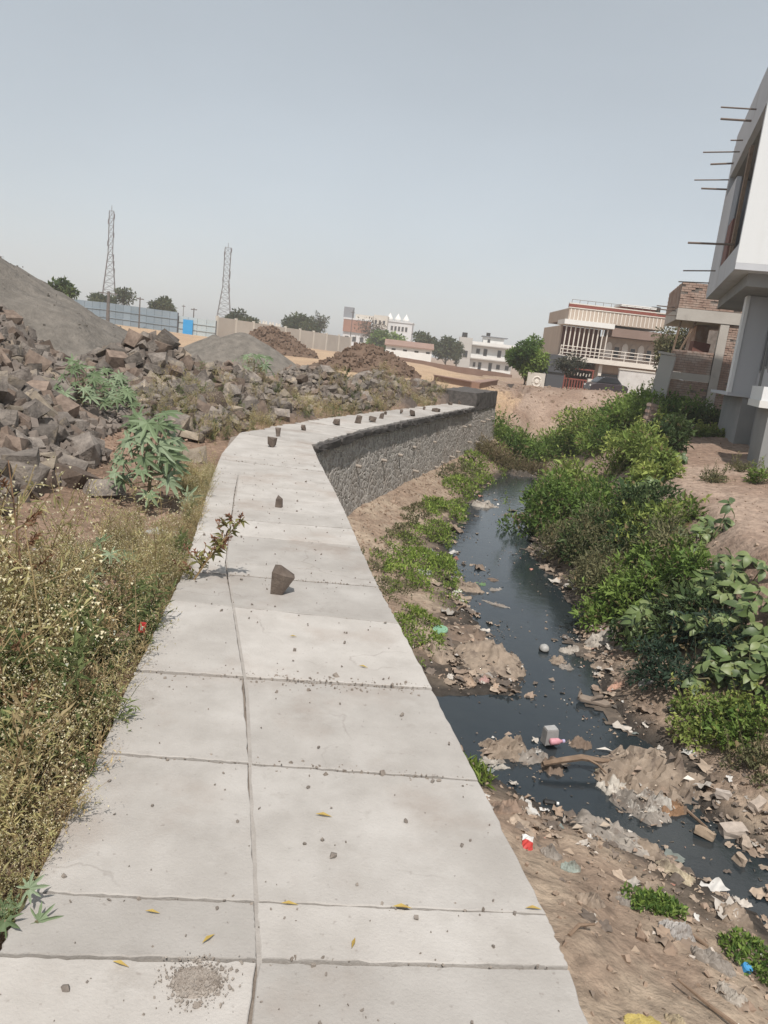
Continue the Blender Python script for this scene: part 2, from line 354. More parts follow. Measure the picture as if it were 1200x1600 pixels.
# ================================================================== the path: concrete slabs over a mortar bed
def concrete_mat():
    m = material('concrete', (0.355, 0.33, 0.303), (0.445, 0.418, 0.388), 3.4, 0.9, 0.0025, 90, c3=(0.33, 0.285, 0.25), scale3=1.2, thr3=(0.52, 0.70), spec=0.2)
    t = m.node_tree; N = t.nodes; L = t.links; b = N['Principled BSDF']
    src = b.inputs['Base Color'].links[0].from_socket
    geo = N.new('ShaderNodeNewGeometry')
    # dark specks and hair cracks
    n = N.new('ShaderNodeTexNoise'); n.inputs['Scale'].default_value = 42; n.inputs['Detail'].default_value = 3; L.new(geo.outputs['Position'], n.inputs['Vector'])
    r = N.new('ShaderNodeMapRange'); r.inputs[1].default_value = 0.66; r.inputs[2].default_value = 0.74; r.inputs[4].default_value = 0.45; L.new(n.outputs['Fac'], r.inputs[0])
    wn = N.new('ShaderNodeTexNoise'); wn.inputs['Scale'].default_value = 3.0; wn.inputs['Detail'].default_value = 5; L.new(geo.outputs['Position'], wn.inputs['Vector'])
    ad = N.new('ShaderNodeVectorMath'); ad.operation = 'MULTIPLY_ADD'; ad.inputs[1].default_value = (0.5, 0.5, 0.5)
    L.new(wn.outputs['Color'], ad.inputs[0]); L.new(geo.outputs['Position'], ad.inputs[2])
    v = N.new('ShaderNodeTexVoronoi'); v.feature = 'DISTANCE_TO_EDGE'; v.inputs['Scale'].default_value = 0.8; L.new(ad.outputs[0], v.inputs['Vector'])
    cr = N.new('ShaderNodeMapRange'); cr.inputs[1].default_value = 0.0; cr.inputs[2].default_value = 0.006; cr.inputs[3].default_value = 0.42; cr.inputs[4].default_value = 0; L.new(v.outputs['Distance'], cr.inputs[0])
    gate = N.new('ShaderNodeTexNoise'); gate.inputs['Scale'].default_value = 1.3; L.new(geo.outputs['Position'], gate.inputs['Vector'])
    gr = N.new('ShaderNodeMapRange'); gr.inputs[1].default_value = 0.5; gr.inputs[2].default_value = 0.58; L.new(gate.outputs['Fac'], gr.inputs[0])
    mu = N.new('ShaderNodeMath'); mu.operation = 'MULTIPLY'; L.new(cr.outputs[0], mu.inputs[0]); L.new(gr.outputs[0], mu.inputs[1])
    mx = N.new('ShaderNodeMath'); mx.operation = 'MAXIMUM'; L.new(r.outputs[0], mx.inputs[0]); L.new(mu.outputs[0], mx.inputs[1])
    mm = N.new('ShaderNodeMix'); mm.data_type = 'RGBA'; L.new(mx.outputs[0], mm.inputs[0]); L.new(src, mm.inputs[6]); mm.inputs[7].default_value = (0.2, 0.17, 0.15, 1)
    def layer(col, sc, a, b2, amt, off, prev):
        q = N.new('ShaderNodeTexNoise'); q.inputs['Scale'].default_value = sc; q.inputs['Detail'].default_value = 7; q.inputs['Roughness'].default_value = .68
        mp = N.new('ShaderNodeMapping'); mp.inputs['Location'].default_value = (off, off * 2, 0); L.new(geo.outputs['Position'], mp.inputs[0]); L.new(mp.outputs[0], q.inputs['Vector'])
        k = N.new('ShaderNodeMapRange'); k.inputs[1].default_value = a; k.inputs[2].default_value = b2; k.inputs[4].default_value = amt; L.new(q.outputs['Fac'], k.inputs[0])
        x = N.new('ShaderNodeMix'); x.data_type = 'RGBA'; L.new(k.outputs[0], x.inputs[0]); L.new(prev, x.inputs[6]); x.inputs[7].default_value = (*col, 1); return x.outputs[2]
    o1 = layer((.54, .515, .485), 1.7, .50, .72, .55, 3.1, mm.outputs[2])       # lime dust
    o2 = layer((.25, .222, .195), 4.5, .60, .76, .5, 9.7, o1)                  # damp and dirt stains
    oi = N.new('ShaderNodeObjectInfo'); mr = N.new('ShaderNodeMapRange'); mr.inputs[3].default_value = 0.84; mr.inputs[4].default_value = 1.08; L.new(oi.outputs['Random'], mr.inputs[0])
    mv = N.new('ShaderNodeMix'); mv.data_type = 'RGBA'; mv.blend_type = 'MULTIPLY'; mv.inputs[0].default_value = 1
    cc = N.new('ShaderNodeCombineColor'); [L.new(mr.outputs[0], cc.inputs[i]) for i in range(3)]
    L.new(o2, mv.inputs[6]); L.new(cc.outputs[0], mv.inputs[7]); L.new(mv.outputs[2], b.inputs['Base Color'])
    return m
M['concrete'] = concrete_mat()
M['mortar'] = material('mortar', (0.19, 0.16, 0.135), (0.30, 0.26, 0.225), 14, 0.95, 0.006, 60, spec=0.1)
rng = np.random.RandomState(4)
path = empty('path', (0, 0, 0)); tag(path, kind='structure')
# mortar bed below the slabs
ys = np.concatenate([np.arange(-4, 12, 0.3), np.arange(12, 28.4, 0.4)])
V = []; F = []
for i, y in enumerate(ys):
    e = 0.03
    V += [(xQ(y) + e, y, -0.022), (xP(y) - e, y, -0.022), (xP(y) - e, y, -0.35), (xQ(y) + e, y, -0.35)]
    if i:
        a, b_ = (i - 1) * 4, i * 4
        F += [(a + q, a + (q + 1) % 4, b_ + (q + 1) % 4, b_ + q) for q in range(4)]
npobj('mortar_bed', V, F, M['mortar'], path)
# joints across the path, as pixel pairs (left end, right end), with the gap in metres
JOINTS = [(None, (-3.6, -3.6), .02), (None, (-2.4, -2.4), .02), (None, (-1.2, -1.2), .02), (None, (-.1, -.1), .02), (None, (0.9, 0.95), .02),
          (((0, 1492), (885, 1512)), None, .022), (((70, 1396), (847, 1428)), None, .018), (((150, 1175), (748, 1219)), None, .026), (((213, 1048), (674, 1076)), None, .05),
          (((268, 938), (624, 974)), None, .014), (((288, 892), (592, 917)), None, .034), (((300, 874), (580, 897)), None, .012),
          (((318, 832), (557, 853)), None, .016), (((322, 808), (548, 826)), None, .03), (((325, 790), (541, 808)), None, .014), (((329, 772), (528, 787)), None, .02), (((333, 752), (519, 769)), None, .03),
          (((337, 738), (513, 756)), None, .02), (((343, 717), (503, 737)), None, .05), (((346, 708), (497, 722)), None, .015)]
ends = []
for px, yy, g in JOINTS:
    if px: a, b_ = at(*px[0])[1], at(*px[1])[1]
    else: a, b_ = yy
    ends.append((a, b_, g * .62))
ends.append((11.75, 11.38, .02))
mid_px = [(410, 1600), (396, 1300), (386, 1080), (360, 915), (352, 860)]
MID = np.vstack([[(-0.05, -4), (-0.13, 0)], [at(*p)[:2] for p in mid_px], [(-1.75, 12.5)]])
_f = (float(np.interp(5.0, MID[:, 1], MID[:, 0])) - float(xQ(5.0))) / float(xP(5.0) - xQ(5.0))
def xM(y): return np.where(np.asarray(y) < 5.0, np.interp(y, MID[:, 1], MID[:, 0]), xQ(y) + _f * (xP(y) - xQ(y)))
def slab(P, h=0.11, top=0.0, name='slab'):
    """outline (CCW) -> slab with a worn, slightly rounded rim"""
    P = np.asarray(P); n = len(P); c = P.mean(0)
    V = []
    for inset, z in ((0, -h), (0, top - 0.003), (0.0035, top)):
        d = c - P; d = d / np.linalg.norm(d, axis=1)[:, None]
        Q = P + d * inset
        V += [(x, y, z) for x, y in Q]
    F = [(r_ * n + i, r_ * n + (i + 1) % n, (r_ + 1) * n + (i + 1) % n, (r_ + 1) * n + i) for r_ in range(2) for i in range(n)]
    F.append(tuple(range(2 * n, 3 * n)))
    me = bpy.data.meshes.new(name); me.from_pydata(V, [], F); me.materials.append(M['concrete']); me.update()
    return link(bpy.data.objects.new(name, me), path)
def side(p, q, n, jit, rs):
    t = np.linspace(0, 1, n, endpoint=False)[:, None]
    L_ = np.array(p)[None] * (1 - t) + np.array(q)[None] * t
    d = np.array(q) - np.array(p); nn = np.array([-d[1], d[0]]) / (np.linalg.norm(d) + 1e-9)
    o = rs.randn(n) * jit; o[0] = 0
    if jit > 0.004 and n > 4:
        for k in range(n // 6): o[rs.randint(1, n)] += jit * 2.5
    return L_ + nn[None] * o[:, None]
def yline(e, x, y):    # y of joint e at x
    a, b_ = e[0], e[1]; xa, xb = xQ(a), xP(b_)
    return a + (b_ - a) * (x - xa) / (xb - xa)
for i in range(len(ends) - 1):
    e0, e1 = ends[i], ends[i + 1]
    for s in ((0, 1) if e1[0] < 8.6 else (2,)):
        lo = lambda x: yline(e0, x, 0) + e0[2] / 2
        hi = lambda x: yline(e1, x, 0) - e1[2] / 2
        if s == 0: xs0, xs1, xt0, xt1 = xQ(e0[0]), xM((e0[0] + e0[1]) / 2) - 0.0045, xQ(e1[0]), xM((e1[0] + e1[1]) / 2) - 0.0045
        elif s == 2: xs0, xs1, xt0, xt1 = xQ(e0[0]), xP(e0[1]), xQ(e1[0]), xP(e1[1])
        else: xs0, xs1, xt0, xt1 = xM((e0[0] + e0[1]) / 2) + 0.0045, xP(e0[1]), xM((e1[0] + e1[1]) / 2) + 0.0045, xP(e1[1])
        A, B_, C_, D_ = (xs0, lo(xs0)), (xs1, lo(xs1)), (xt1, hi(xt1)), (xt0, hi(xt0))
        P = np.vstack([side(A, B_, 26, 0.002, rng), side(B_, C_, 14, 0.0016 if s == 0 else 0.0028, rng),
                       side(C_, D_, 26, 0.002, rng), side(D_, A, 14, 0.0028 if s == 0 else 0.0016, rng)])
        slab(P, top=rng.uniform(-0.0015, 0.0015))
# dusty fill along the centre joint
V = []; yy = np.arange(-3.9, 8.4, .06)
for y in yy: V += [(xM(y) - .007, y, -.0006), (xM(y) + .007, y, -.0006)]
npobj('joint_fill', V, np.array([(2 * i, 2 * i + 1, 2 * i + 3, 2 * i + 2) for i in range(len(yy) - 1)]), material('jointfill', (.29, .265, .24), (.36, .33, .30), 16, .95, .003, 80), path)
# slabs past the bend
def along(t, W_):   # t = y-ish station
    return (float(np.interp(t, W_[:, 1], W_[:, 0])), t)
st = np.linspace(11.75, 25.6, 11)
for i in range(len(st) - 1):
    f0, f1 = st[i] - 0.37 - 0.05 * i, st[i + 1] - 0.37 - 0.05 * (i + 1)
    g = 0.006
    A, B_, C_, D_ = along(st[i] + g, PLW), along(f0 + g, PRW), along(f1 - g, PRW), along(st[i + 1] - g, PLW)
    P = np.vstack([side(A, B_, 10, 0.003, rng), side(B_, C_, 14, 0.014, rng), side(C_, D_, 10, 0.003, rng), side(D_, A, 14, 0.03, rng)])
    slab(P, top=rng.uniform(-0.008, 0.008))

# ================================================================== retaining wall under the path
def masonry():
    m = bpy.data.materials.new('masonry'); m.use_nodes = True; t = m.node_tree; N = t.nodes; L = t.links; b = N['Principled BSDF']; b.inputs['Roughness'].default_value = .95; b.inputs['Specular IOR Level'].default_value = .15
    g = N.new('ShaderNodeNewGeometry'); n0 = N.new('ShaderNodeTexNoise'); n0.inputs['Scale'].default_value = 5; n0.inputs['Detail'].default_value = 6; L.new(g.outputs['Position'], n0.inputs['Vector'])
    ad = N.new('ShaderNodeVectorMath'); ad.operation = 'MULTIPLY_ADD'; ad.inputs[1].default_value = (.22, .22, .22); L.new(n0.outputs['Color'], ad.inputs[0]); L.new(g.outputs['Position'], ad.inputs[2])
    v = N.new('ShaderNodeTexVoronoi'); v.inputs['Scale'].default_value = 6.5; L.new(ad.outputs[0], v.inputs['Vector'])
    e = N.new('ShaderNodeTexVoronoi'); e.feature = 'DISTANCE_TO_EDGE'; e.inputs['Scale'].default_value = 6.5; L.new(ad.outputs[0], e.inputs['Vector'])
    sp = N.new('ShaderNodeSeparateColor'); L.new(v.outputs['Color'], sp.inputs[0])
    def mix(f, a_, b_):
        x = N.new('ShaderNodeMix'); x.data_type = 'RGBA'
        for s_, q in ((x.inputs[0], f), (x.inputs[6], a_), (x.inputs[7], b_)):
            if hasattr(q, 'links'): L.new(q, s_)
            else: s_.default_value = (*q, 1)
        return x.outputs[2]
    def rng_(q, a_, b_, c_=0, d_=1):
        r_ = N.new('ShaderNodeMapRange'); r_.inputs[1].default_value = a_; r_.inputs[2].default_value = b_; r_.inputs[3].default_value = c_; r_.inputs[4].default_value = d_; L.new(q, r_.inputs[0]); return r_.outputs[0]
    stone = mix(sp.outputs[0], (.28, .252, .226), (.43, .395, .358))
    n1 = N.new('ShaderNodeTexNoise'); n1.inputs['Scale'].default_value = 26; n1.inputs['Detail'].default_value = 8; L.new(g.outputs['Position'], n1.inputs['Vector'])
    stone = mix(rng_(n1.outputs['Fac'], .45, .62, 0, .5), stone, (.125, .11, .10))
    col = mix(rng_(e.outputs['Distance'], .03, .12, .75, 0), stone, (.52, .485, .44))
    n2 = N.new('ShaderNodeTexNoise'); n2.inputs['Scale'].default_value = 1.6; n2.inputs['Detail'].default_value = 5; L.new(g.outputs['Position'], n2.inputs['Vector'])
    col = mix(rng_(n2.outputs['Fac'], .5, .7, 0, .4), col, (.33, .27, .22))
    L.new(col, b.inputs['Base Color'])
    mu = N.new('ShaderNodeMath'); mu.operation = 'MULTIPLY_ADD'; mu.inputs[1].default_value = .6; L.new(n1.outputs['Fac'], mu.inputs[0]); L.new(rng_(e.outputs['Distance'], 0, .2), mu.inputs[2])
    bp = N.new('ShaderNodeBump'); bp.inputs['Distance'].default_value = .025; L.new(mu.outputs[0], bp.inputs['Height']); L.new(bp.outputs[0], b.inputs['Normal'])
    return m
M['masonry'] = masonry()
wall = empty('retaining_wall', (0, 11.4, -1.5)); tag(wall, 'long rough grey stone retaining wall with weep pipes holding up the concrete path', 'wall')
def wl(o):  # keep world coordinates under an offset parent
    o.matrix_parent_inverse = Matrix.Translation(-wall.location); return o
ys = np.concatenate([np.arange(-4, 11.2, 0.25), np.arange(11.2, 28.6, 0.07)])
hz = np.linspace(0, 1, 30)
V = np.zeros((len(ys), len(hz), 3))
for i, y in enumerate(ys):
    dy = (xP(y + .05) - xP(y - .05)) / 0.1; nn = np.array([1, -dy]) / math.hypot(1, dy)
    zb = -2.45; zt = -0.10
    z = zt + (zb - zt) * hz
    off = -0.03 + 0.09 * (-z) + 0.0
    amp = 0.013 if y > 11.2 else 0.004
    s_ = y * 1.15
    off = off + amp * (fbm(s_ * 5, z * 5.5, 71, 4) * 1.4 + 0.7 * fbm(s_ * 2.1, z * 2, 75, 2))
    V[i, :, 0] = xP(y) + nn[0] * off; V[i, :, 1] = y + nn[1] * off; V[i, :, 2] = z
nI, nJ = V.shape[:2]
Vf = V.reshape(-1, 3); F = grid_faces(nJ, nI)[:, ::-1]
back = np.array([[(xQ(y) + 0.06, y, -0.10), (xQ(y) + 0.06, y, -2.45)] for y in ys]).reshape(-1, 3)
b0 = len(Vf); Vw = np.vstack([Vf, back]); Fw = [tuple(f) for f in F]
for i in range(nI - 1):
    Fw.append((b0 + 2 * i, b0 + 2 * i + 2, (i + 1) * nJ, i * nJ)); Fw.append((b0 + 2 * i + 1, b0 + 2 * i + 3, b0 + 2 * i + 2, b0 + 2 * i))
wl(npobj('wall_face', Vw, np.array(Fw), M['masonry'], wall, smooth=True))
# rough edge stones beyond the bend, coloured dark for the slab rim's shadow too
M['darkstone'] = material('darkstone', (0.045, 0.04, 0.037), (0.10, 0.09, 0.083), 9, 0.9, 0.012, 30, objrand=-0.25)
def rough_block(d, seed, j=0.02, name='stone', mat=None, taper=1.0):
    rs = np.random.RandomState(seed); bm = bmesh.new()
    bmesh.ops.create_cube(bm, size=1.0)
    bmesh.ops.subdivide_edges(bm, edges=bm.edges[:], cuts=1, use_grid_fill=True)
    for v in bm.verts:
        v.co = Vector((v.co.x * d[0], v.co.y * d[1], v.co.z * d[2])) * (0.94 if abs(v.co.x) + abs(v.co.y) + abs(v.co.z) > 1.2 else 1.0)
        v.co += Vector(rs.randn(3)) * j
    me = bpy.data.meshes.new(name); bm.to_mesh(me); bm.free(); me.materials.append(mat); return me
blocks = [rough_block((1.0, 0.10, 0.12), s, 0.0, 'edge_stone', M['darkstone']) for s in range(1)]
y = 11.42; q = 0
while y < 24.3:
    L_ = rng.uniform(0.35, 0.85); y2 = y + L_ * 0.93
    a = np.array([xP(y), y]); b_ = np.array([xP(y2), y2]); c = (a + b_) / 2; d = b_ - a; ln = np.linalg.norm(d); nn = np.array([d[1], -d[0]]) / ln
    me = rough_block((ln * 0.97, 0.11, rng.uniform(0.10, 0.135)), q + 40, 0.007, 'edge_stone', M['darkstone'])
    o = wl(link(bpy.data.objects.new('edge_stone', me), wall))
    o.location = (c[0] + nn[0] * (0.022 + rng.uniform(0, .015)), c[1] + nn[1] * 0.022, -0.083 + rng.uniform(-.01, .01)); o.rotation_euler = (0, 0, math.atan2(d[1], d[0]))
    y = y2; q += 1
# weep pipes
M['pipe'] = material('pipe', (0.36, 0.31, 0.265), (0.27, 0.23, 0.19), 20, 0.8)
PIPES = [(553, 809), (581, 787), (557, 727), (597, 718), (646, 698), (623, 710), (646, 735), (679, 729), (690, 722), (703, 713), (713, 705), (678, 690),
         (724, 666), (733, 664), (744, 690), (752, 658), (760, 655), (768, 651), (731, 690), (752, 680)]
for px, py in PIPES:
    d = ray(px, py); hit = None
    for t in np.arange(5, 40, 0.02):
        p = CP + d * t
        if p[0] > -1.3 and p[1] > 11 and p[0] < xP(p[1]) + 0.09 * (-p[2]) - 0.02 : hit = p; break
    if hit is None or hit[2] > -0.15: continue
    y = hit[1]; dy = (xP(y + .3) - xP(y - .3)) / 0.6; nn = np.array([1, -dy, 0]) / math.hypot(1, dy)
    p0 = hit - nn * 0.06; p1 = hit + nn * rng.uniform(0.07, 0.16) + np.array([0, 0, -0.015])
    wl(MB().cyl(p0, p1, 0.03, n=10).build('weep_pipe', M['pipe'], wall, smooth=False))
# the uncapped, higher end of the wall: a dark stone block
ys2 = np.linspace(24.75, 28.4, 60); zs2 = np.linspace(-0.12, 0.43, 12)
V = []; F = []
for i, y in enumerate(ys2):
    dy = (xP(y + .3) - xP(y - .3)) / 0.6; nn = np.array([1, -dy]) / math.hypot(1, dy)
    for z in zs2:
        o_ = 0.02 + 0.035 * float(fbm(y * 5, z * 5, 81, 3)); V.append((xP(y) + nn[0] * o_, y + nn[1] * o_, z + 0.03 * float(fbm(y * 3, 0, 83, 2))))
    for k_ in range(1, 9):
        w_ = 1.25 * k_ / 8; V.append((xP(y) - nn[0] * w_, y - nn[1] * w_, 0.43 + 0.04 * float(fbm(y * 3, k_ * 0.4, 83, 2))))
    V.append((xP(y) - nn[0] * 1.25, y - nn[1] * 1.25, -0.12))
nk = len(zs2) + 9
F = [tuple(f) for f in grid_faces(nk, len(ys2))]
capA = tuple(range(nk)); capB = tuple(range((len(ys2) - 1) * nk + nk - 1, (len(ys2) - 1) * nk - 1, -1))
me = bpy.data.meshes.new('raised_end'); me.from_pydata(V, [], F + [capA, capB]); me.materials.append(M['darkstone']); me.update()
wl(link(bpy.data.objects.new('raised_end', me), wall))
# scum and silt floating at the edges of the water
sx, sy = np.meshgrid(np.arange(0.2, 7.6, .045), np.arange(3.2, 30, .06)); sx = sx + .02 * fbm(sx * 9, sy * 9, 5, 2); sy = sy + .02 * fbm(sx * 9, sy * 9, 6, 2)
dl = np.minimum(sx - I(XL, sy), I(XR, sy) - sx); nz = fbm(sx * 2.2, sy * 1.6, 131, 5) + .35 * fbm(sx * 9, sy * 7, 137, 3)
keep = (nz > .16 + 1.15 * np.clip(dl, 0, .6)) & (dl > -.25) & (sx > xP(sy) + .1)
F = grid_faces(sx.shape[1], sx.shape[0]); kk = keep.ravel(); F = F[kk[F].all(1)]
V = np.stack([sx, sy, WATER + .004 + .012 * np.clip(nz, 0, 1)], -1).reshape(-1, 3); us = np.unique(F); mp_ = np.zeros(len(V), int); mp_[us] = np.arange(len(us))
tag(npobj('scum', V[us], mp_[F], material('scum', (.06, .05, .042), (.17, .135, .105), 7, .7, .006, 40, c3=(.28, .24, .20), scale3=11, thr3=(.6, .68))), 'brown scum and silt floating along both edges of the drain water', 'scum', kind='stuff')

# ================================================================== rubble, gravel and soil heaps
def hull_rock(seed, asp=(1, 0.8, 0.6), npts=11, mat=None, name='stone', lo=0.72):
    rs = np.random.RandomState(seed); bm = bmesh.new()
    pts = []
    for sx in (-1, 1):
        for sy in (-1, 1):
            for sz in (-1, 1):
                pts.append(np.array([sx, sy, sz]) * rs.uniform(lo, 1.0, 3))
    k = rs.randint(0, 8); pts[k] *= 0.62
    k = rs.randint(0, 8); pts[k] *= 0.8
    for _ in range(npts - 8):
        p = rs.uniform(-1, 1, 3); p[rs.randint(3)] = rs.choice([-1, 1]) * rs.uniform(0.85, 1.1); pts.append(p * 0.9)
    for p in pts: bm.verts.new(Vector(p * np.array(asp) * 0.5))
    r = bmesh.ops.convex_hull(bm, input=bm.verts[:])
    bmesh.ops.delete(bm, geom=[g for g in r['geom_interior'] if isinstance(g, bmesh.types.BMVert)], context='VERTS')
    bmesh.ops.dissolve_limit(bm, angle_limit=R(9), verts=bm.verts[:], edges=bm.edges[:])
    bmesh.ops.triangulate(bm, faces=bm.faces[:])
    bmesh.ops.recalc_face_normals(bm, faces=bm.faces[:])
    me = bpy.data.meshes.new(name); bm.to_mesh(me); bm.free()
    if mat: me.materials.append(mat)
    return me
def arr(me):
    V = np.array([v.co[:] for v in me.vertices]); F = np.array([p.vertices[:] for p in me.polygons]); return V, F
ROCKS = [hull_rock(100 + i, asp, 13, M[['rock', 'rock', 'rockbrown', 'rock', 'rocktan', 'rock', 'rock', 'rock', 'rockbrown', 'rock', 'rockbrown', 'rock'][i]]) for i, asp in enumerate([(1, .8, .6), (1, .7, .45), (1, .9, .75), (1, .55, .4), (1, .8, .35), (1, .95, .6), (1, .6, .55), (1, .75, .7), (1, .85, .5), (1, .65, .3), (1, .9, .9), (1, .7, .6)])]
ROCKA = [arr(m_) for m_ in ROCKS]
def rotm(rs, n, tilt=3.14):
    out = []
    for _ in range(n):
        e = Euler((rs.uniform(-tilt, tilt), rs.uniform(-tilt, tilt), rs.uniform(0, 6.28))); out.append(np.array(e.to_matrix()))
    return out
def scatter_mesh(arrs, pos, rots, scl):
    Vs, Fs, n = [], [], 0
    for i, p in enumerate(pos):
        V, F = arrs[i % len(arrs)]
        Vs.append(V @ rots[i].T * scl[i] + p); Fs.append(F + n); n += len(V)
    return np.vstack(Vs), np.vstack(Fs)
def darts(rs, sampler, sizes, k=0.55, tries=14):
    out = []; P = np.zeros((0, 3))
    for s in sizes:
        for _ in range(tries):
            x, y = sampler(rs)
            if len(P) == 0 or np.all(np.hypot(P[:, 0] - x, P[:, 1] - y) > k * (P[:, 2] + s) * 0.5):
                P = np.vstack([P, [x, y, s]]); break
    return P
def rock_pile(name, label, sampler, hfun, sizes, nparts, seed, cat='rock pile', group=None, base=None, small=None, k=0.6):
    rs = np.random.RandomState(seed)
    P = darts(rs, sampler, sorted(sizes, reverse=True), k)
    c = P[:, :2].mean(0) if base is None else np.array(base)
    root = empty(name, (c[0], c[1], float(hfun(c[0], c[1])))); tag(root, label, cat, group)
    inv = Matrix.Translation(-root.location)
    vis = np.argsort(-P[:, 2] / np.hypot(P[:, 0], P[:, 1]))
    for i in vis[:nparts]:
        x, y, s = P[i]; o = bpy.data.objects.new('stone', ROCKS[rs.randint(len(ROCKS))]); link(o, root); o.matrix_parent_inverse = inv
        o.location = (x, y, float(hfun(x, y)) + s * rs.uniform(0.0, 0.28)); o.scale = (s * rs.uniform(.9, 1.15),) * 3
        o.rotation_euler = (rs.uniform(-.7, .7), rs.uniform(-.7, .7), rs.uniform(0, 6.28))
    rest = [P[i] for i in vis[nparts:]]
    if small is not None:
        for s in small:
            x, y = sampler(rs); rest.append((x, y, s))
    if rest:
        rest = np.array(rest); z = hfun(rest[:, 0], rest[:, 1]) + rest[:, 2] * 0.15
        V, F = scatter_mesh(ROCKA, np.stack([rest[:, 0], rest[:, 1], z], 1), rotm(rs, len(rest)), rest[:, 2])
        o = npobj('small_stones', V, F, M['rock2'], root); o.matrix_parent_inverse = inv; o['kind'] = 'stuff'
    return root
M['rock2'] = material('rock2', (0.11, 0.092, 0.08), (0.235, 0.197, 0.168), 2.2, 0.9, 0.01, 25, c3=(0.29, 0.235, 0.18), scale3=1.3, thr3=(0.56, 0.66), spec=0.2)
rs = np.random.RandomState(7)
def sampA(rs):
    while True:
        x, y = rs.uniform(-8.2, -2.4), rs.uniform(4.6, 15.8)
        if float(hA(np.array(x), np.array(y))) > 0.02 and x > -0.62 * y - 0.6 and x > -0.44 * y - 1.6: return x, y
rock_pile('rubble_pile', 'big slope of angular grey-brown quarry stones at the left, rising towards the grey sand mound', sampA, lambda x, y: left_h(np.asarray(x), np.asarray(y)),
          list(rs.uniform(.36, .5, 36)) + list(rs.uniform(.2, .36, 260)) + list(rs.uniform(.1, .22, 900)), 300, 3, small=list(rs.uniform(.04, .15, 3200)), k=0.5)
PL = [('rubble_pile', 'pile of broken dark stones behind the castor plants, ridge right of the grey sand mound', 0, 5, 260, 1.0),
      ('rubble_pile', 'lower rubble heap sloping down to the weeds at the bend of the path', 1, None, 170, .9),
      ('rubble_pile', 'middle small heap of grey stones between the sand and the path-side weeds', 2, None, 190, .85),
      ('rubble_pile', 'small heap of pale stones in front of the lumpy brown soil heap', 3, None, 170, .8),
      ('rubble_pile', 'low spread of stones lying against the raised dark end of the wall', 4, None, 150, .75)]
for name, lab, a, b_, n, sc_ in PL:
    ps = [PILES[a]] + ([PILES[b_]] if b_ else [])
    def samp(rs, ps=ps):
        while True:
            p = ps[rs.randint(len(ps))]; t = rs.uniform(0, 6.28); r_ = math.sqrt(rs.uniform(0, 1)) * 1.02
            x, y = p[0] + p[2] * r_ * math.cos(t), p[1] + p[3] * r_ * math.sin(t)
            if x < xQ(y) - 0.35: return x, y
    rs2 = np.random.RandomState(20 + a)
    rock_pile(name, lab, samp, lambda x, y: left_h(np.asarray(x), np.asarray(y)), list(rs2.uniform(.24, .44, n // 3) * sc_) + list(rs2.uniform(.13, .28, int(n * 1.5)) * sc_), 220, 30 + a,
              small=list(rs2.uniform(.07, .18, 350)), k=0.5)
# scattered boulders lying on the verge by the path
M['rockpale'] = material('rockpale', (0.24, 0.20, 0.16), (0.34, 0.29, 0.235), 3, 0.9, 0.01, 22, objrand=-0.1)
for i, (px, py, s, z, lab) in enumerate([(20, 735, .55, .2, 'dark flat boulder at the left edge above the dry weeds'), (120, 730, .45, .15, 'long grey slab of stone on red soil below the rubble slope'),
        (150, 690, .33, .2, 'pale rounded boulder on the red soil beside the castor plant'), (160, 745, .35, .12, 'dark wedge-shaped stone in the shade left of the castor plant'),
        (312, 640, .42, .1, 'flat stone tilted against the path edge right of the castor plant'), (305, 700, .36, .05, 'dark stone touching the path edge near the bend')]):
    p = at(px, py, z); o = bpy.data.objects.new('boulder', ROCKS[(i * 5 + 3) % 12].copy()); link(o)
    o.location = (p[0], p[1], float(terr(p[0], p[1])) + s * .12); o.scale = (s, s, s); o.rotation_euler = (.2 * i, .3 - .1 * i, i * 1.3)
    tag(o, lab, 'boulder', 'boulders on the verge')
# loose stones standing on the path
PS = [(440, 926, 46, 34, 'largest dark stone standing on the near path'), (437, 792, 20, 18, 'dark cube-like stone on the path, second nearest'), (423, 698, 18, 17, 'rounded stone at the bend of the path, left of a smaller pointed one'),
      (434, 682, 15, 10, 'small pointed stone just behind the rounded one at the bend'), (474, 672, 9, 11, 'small dark stone on the path right after the bend'), (526, 665, 11, 12, 'square dark stone on the path top past the bend'),
      (560, 662, 15, 11, 'tall narrow stone standing on the wall-top path'), (582, 659, 9, 16, 'flat wedge stone right of the tall narrow one'), (596, 654, 10, 10, 'stubby stone right of the flat wedge on the path'),
      (602, 648, 6, 6, 'tiny stone at the far side of the path behind the stubby one'), (627, 646, 7, 7, 'small stone beside the weeds on the wall-top path'), (644, 650, 11, 10, 'brown upright stone two thirds along the wall-top path'),
      (681, 643, 6, 14, 'flat brown stone near the dark raised end of the wall'), (663, 640, 5, 5, 'tiny stone left of the flat brown one'), (704, 633, 7, 8, 'dark stone at the far end of the pale slabs'), (718, 632, 7, 8, 'last dark stone before the raised wall end')]
M['pathrock'] = material('pathrock', (0.085, 0.065, 0.053), (0.17, 0.135, 0.11), 9, 0.9, 0.008, 45, objrand=-0.2)
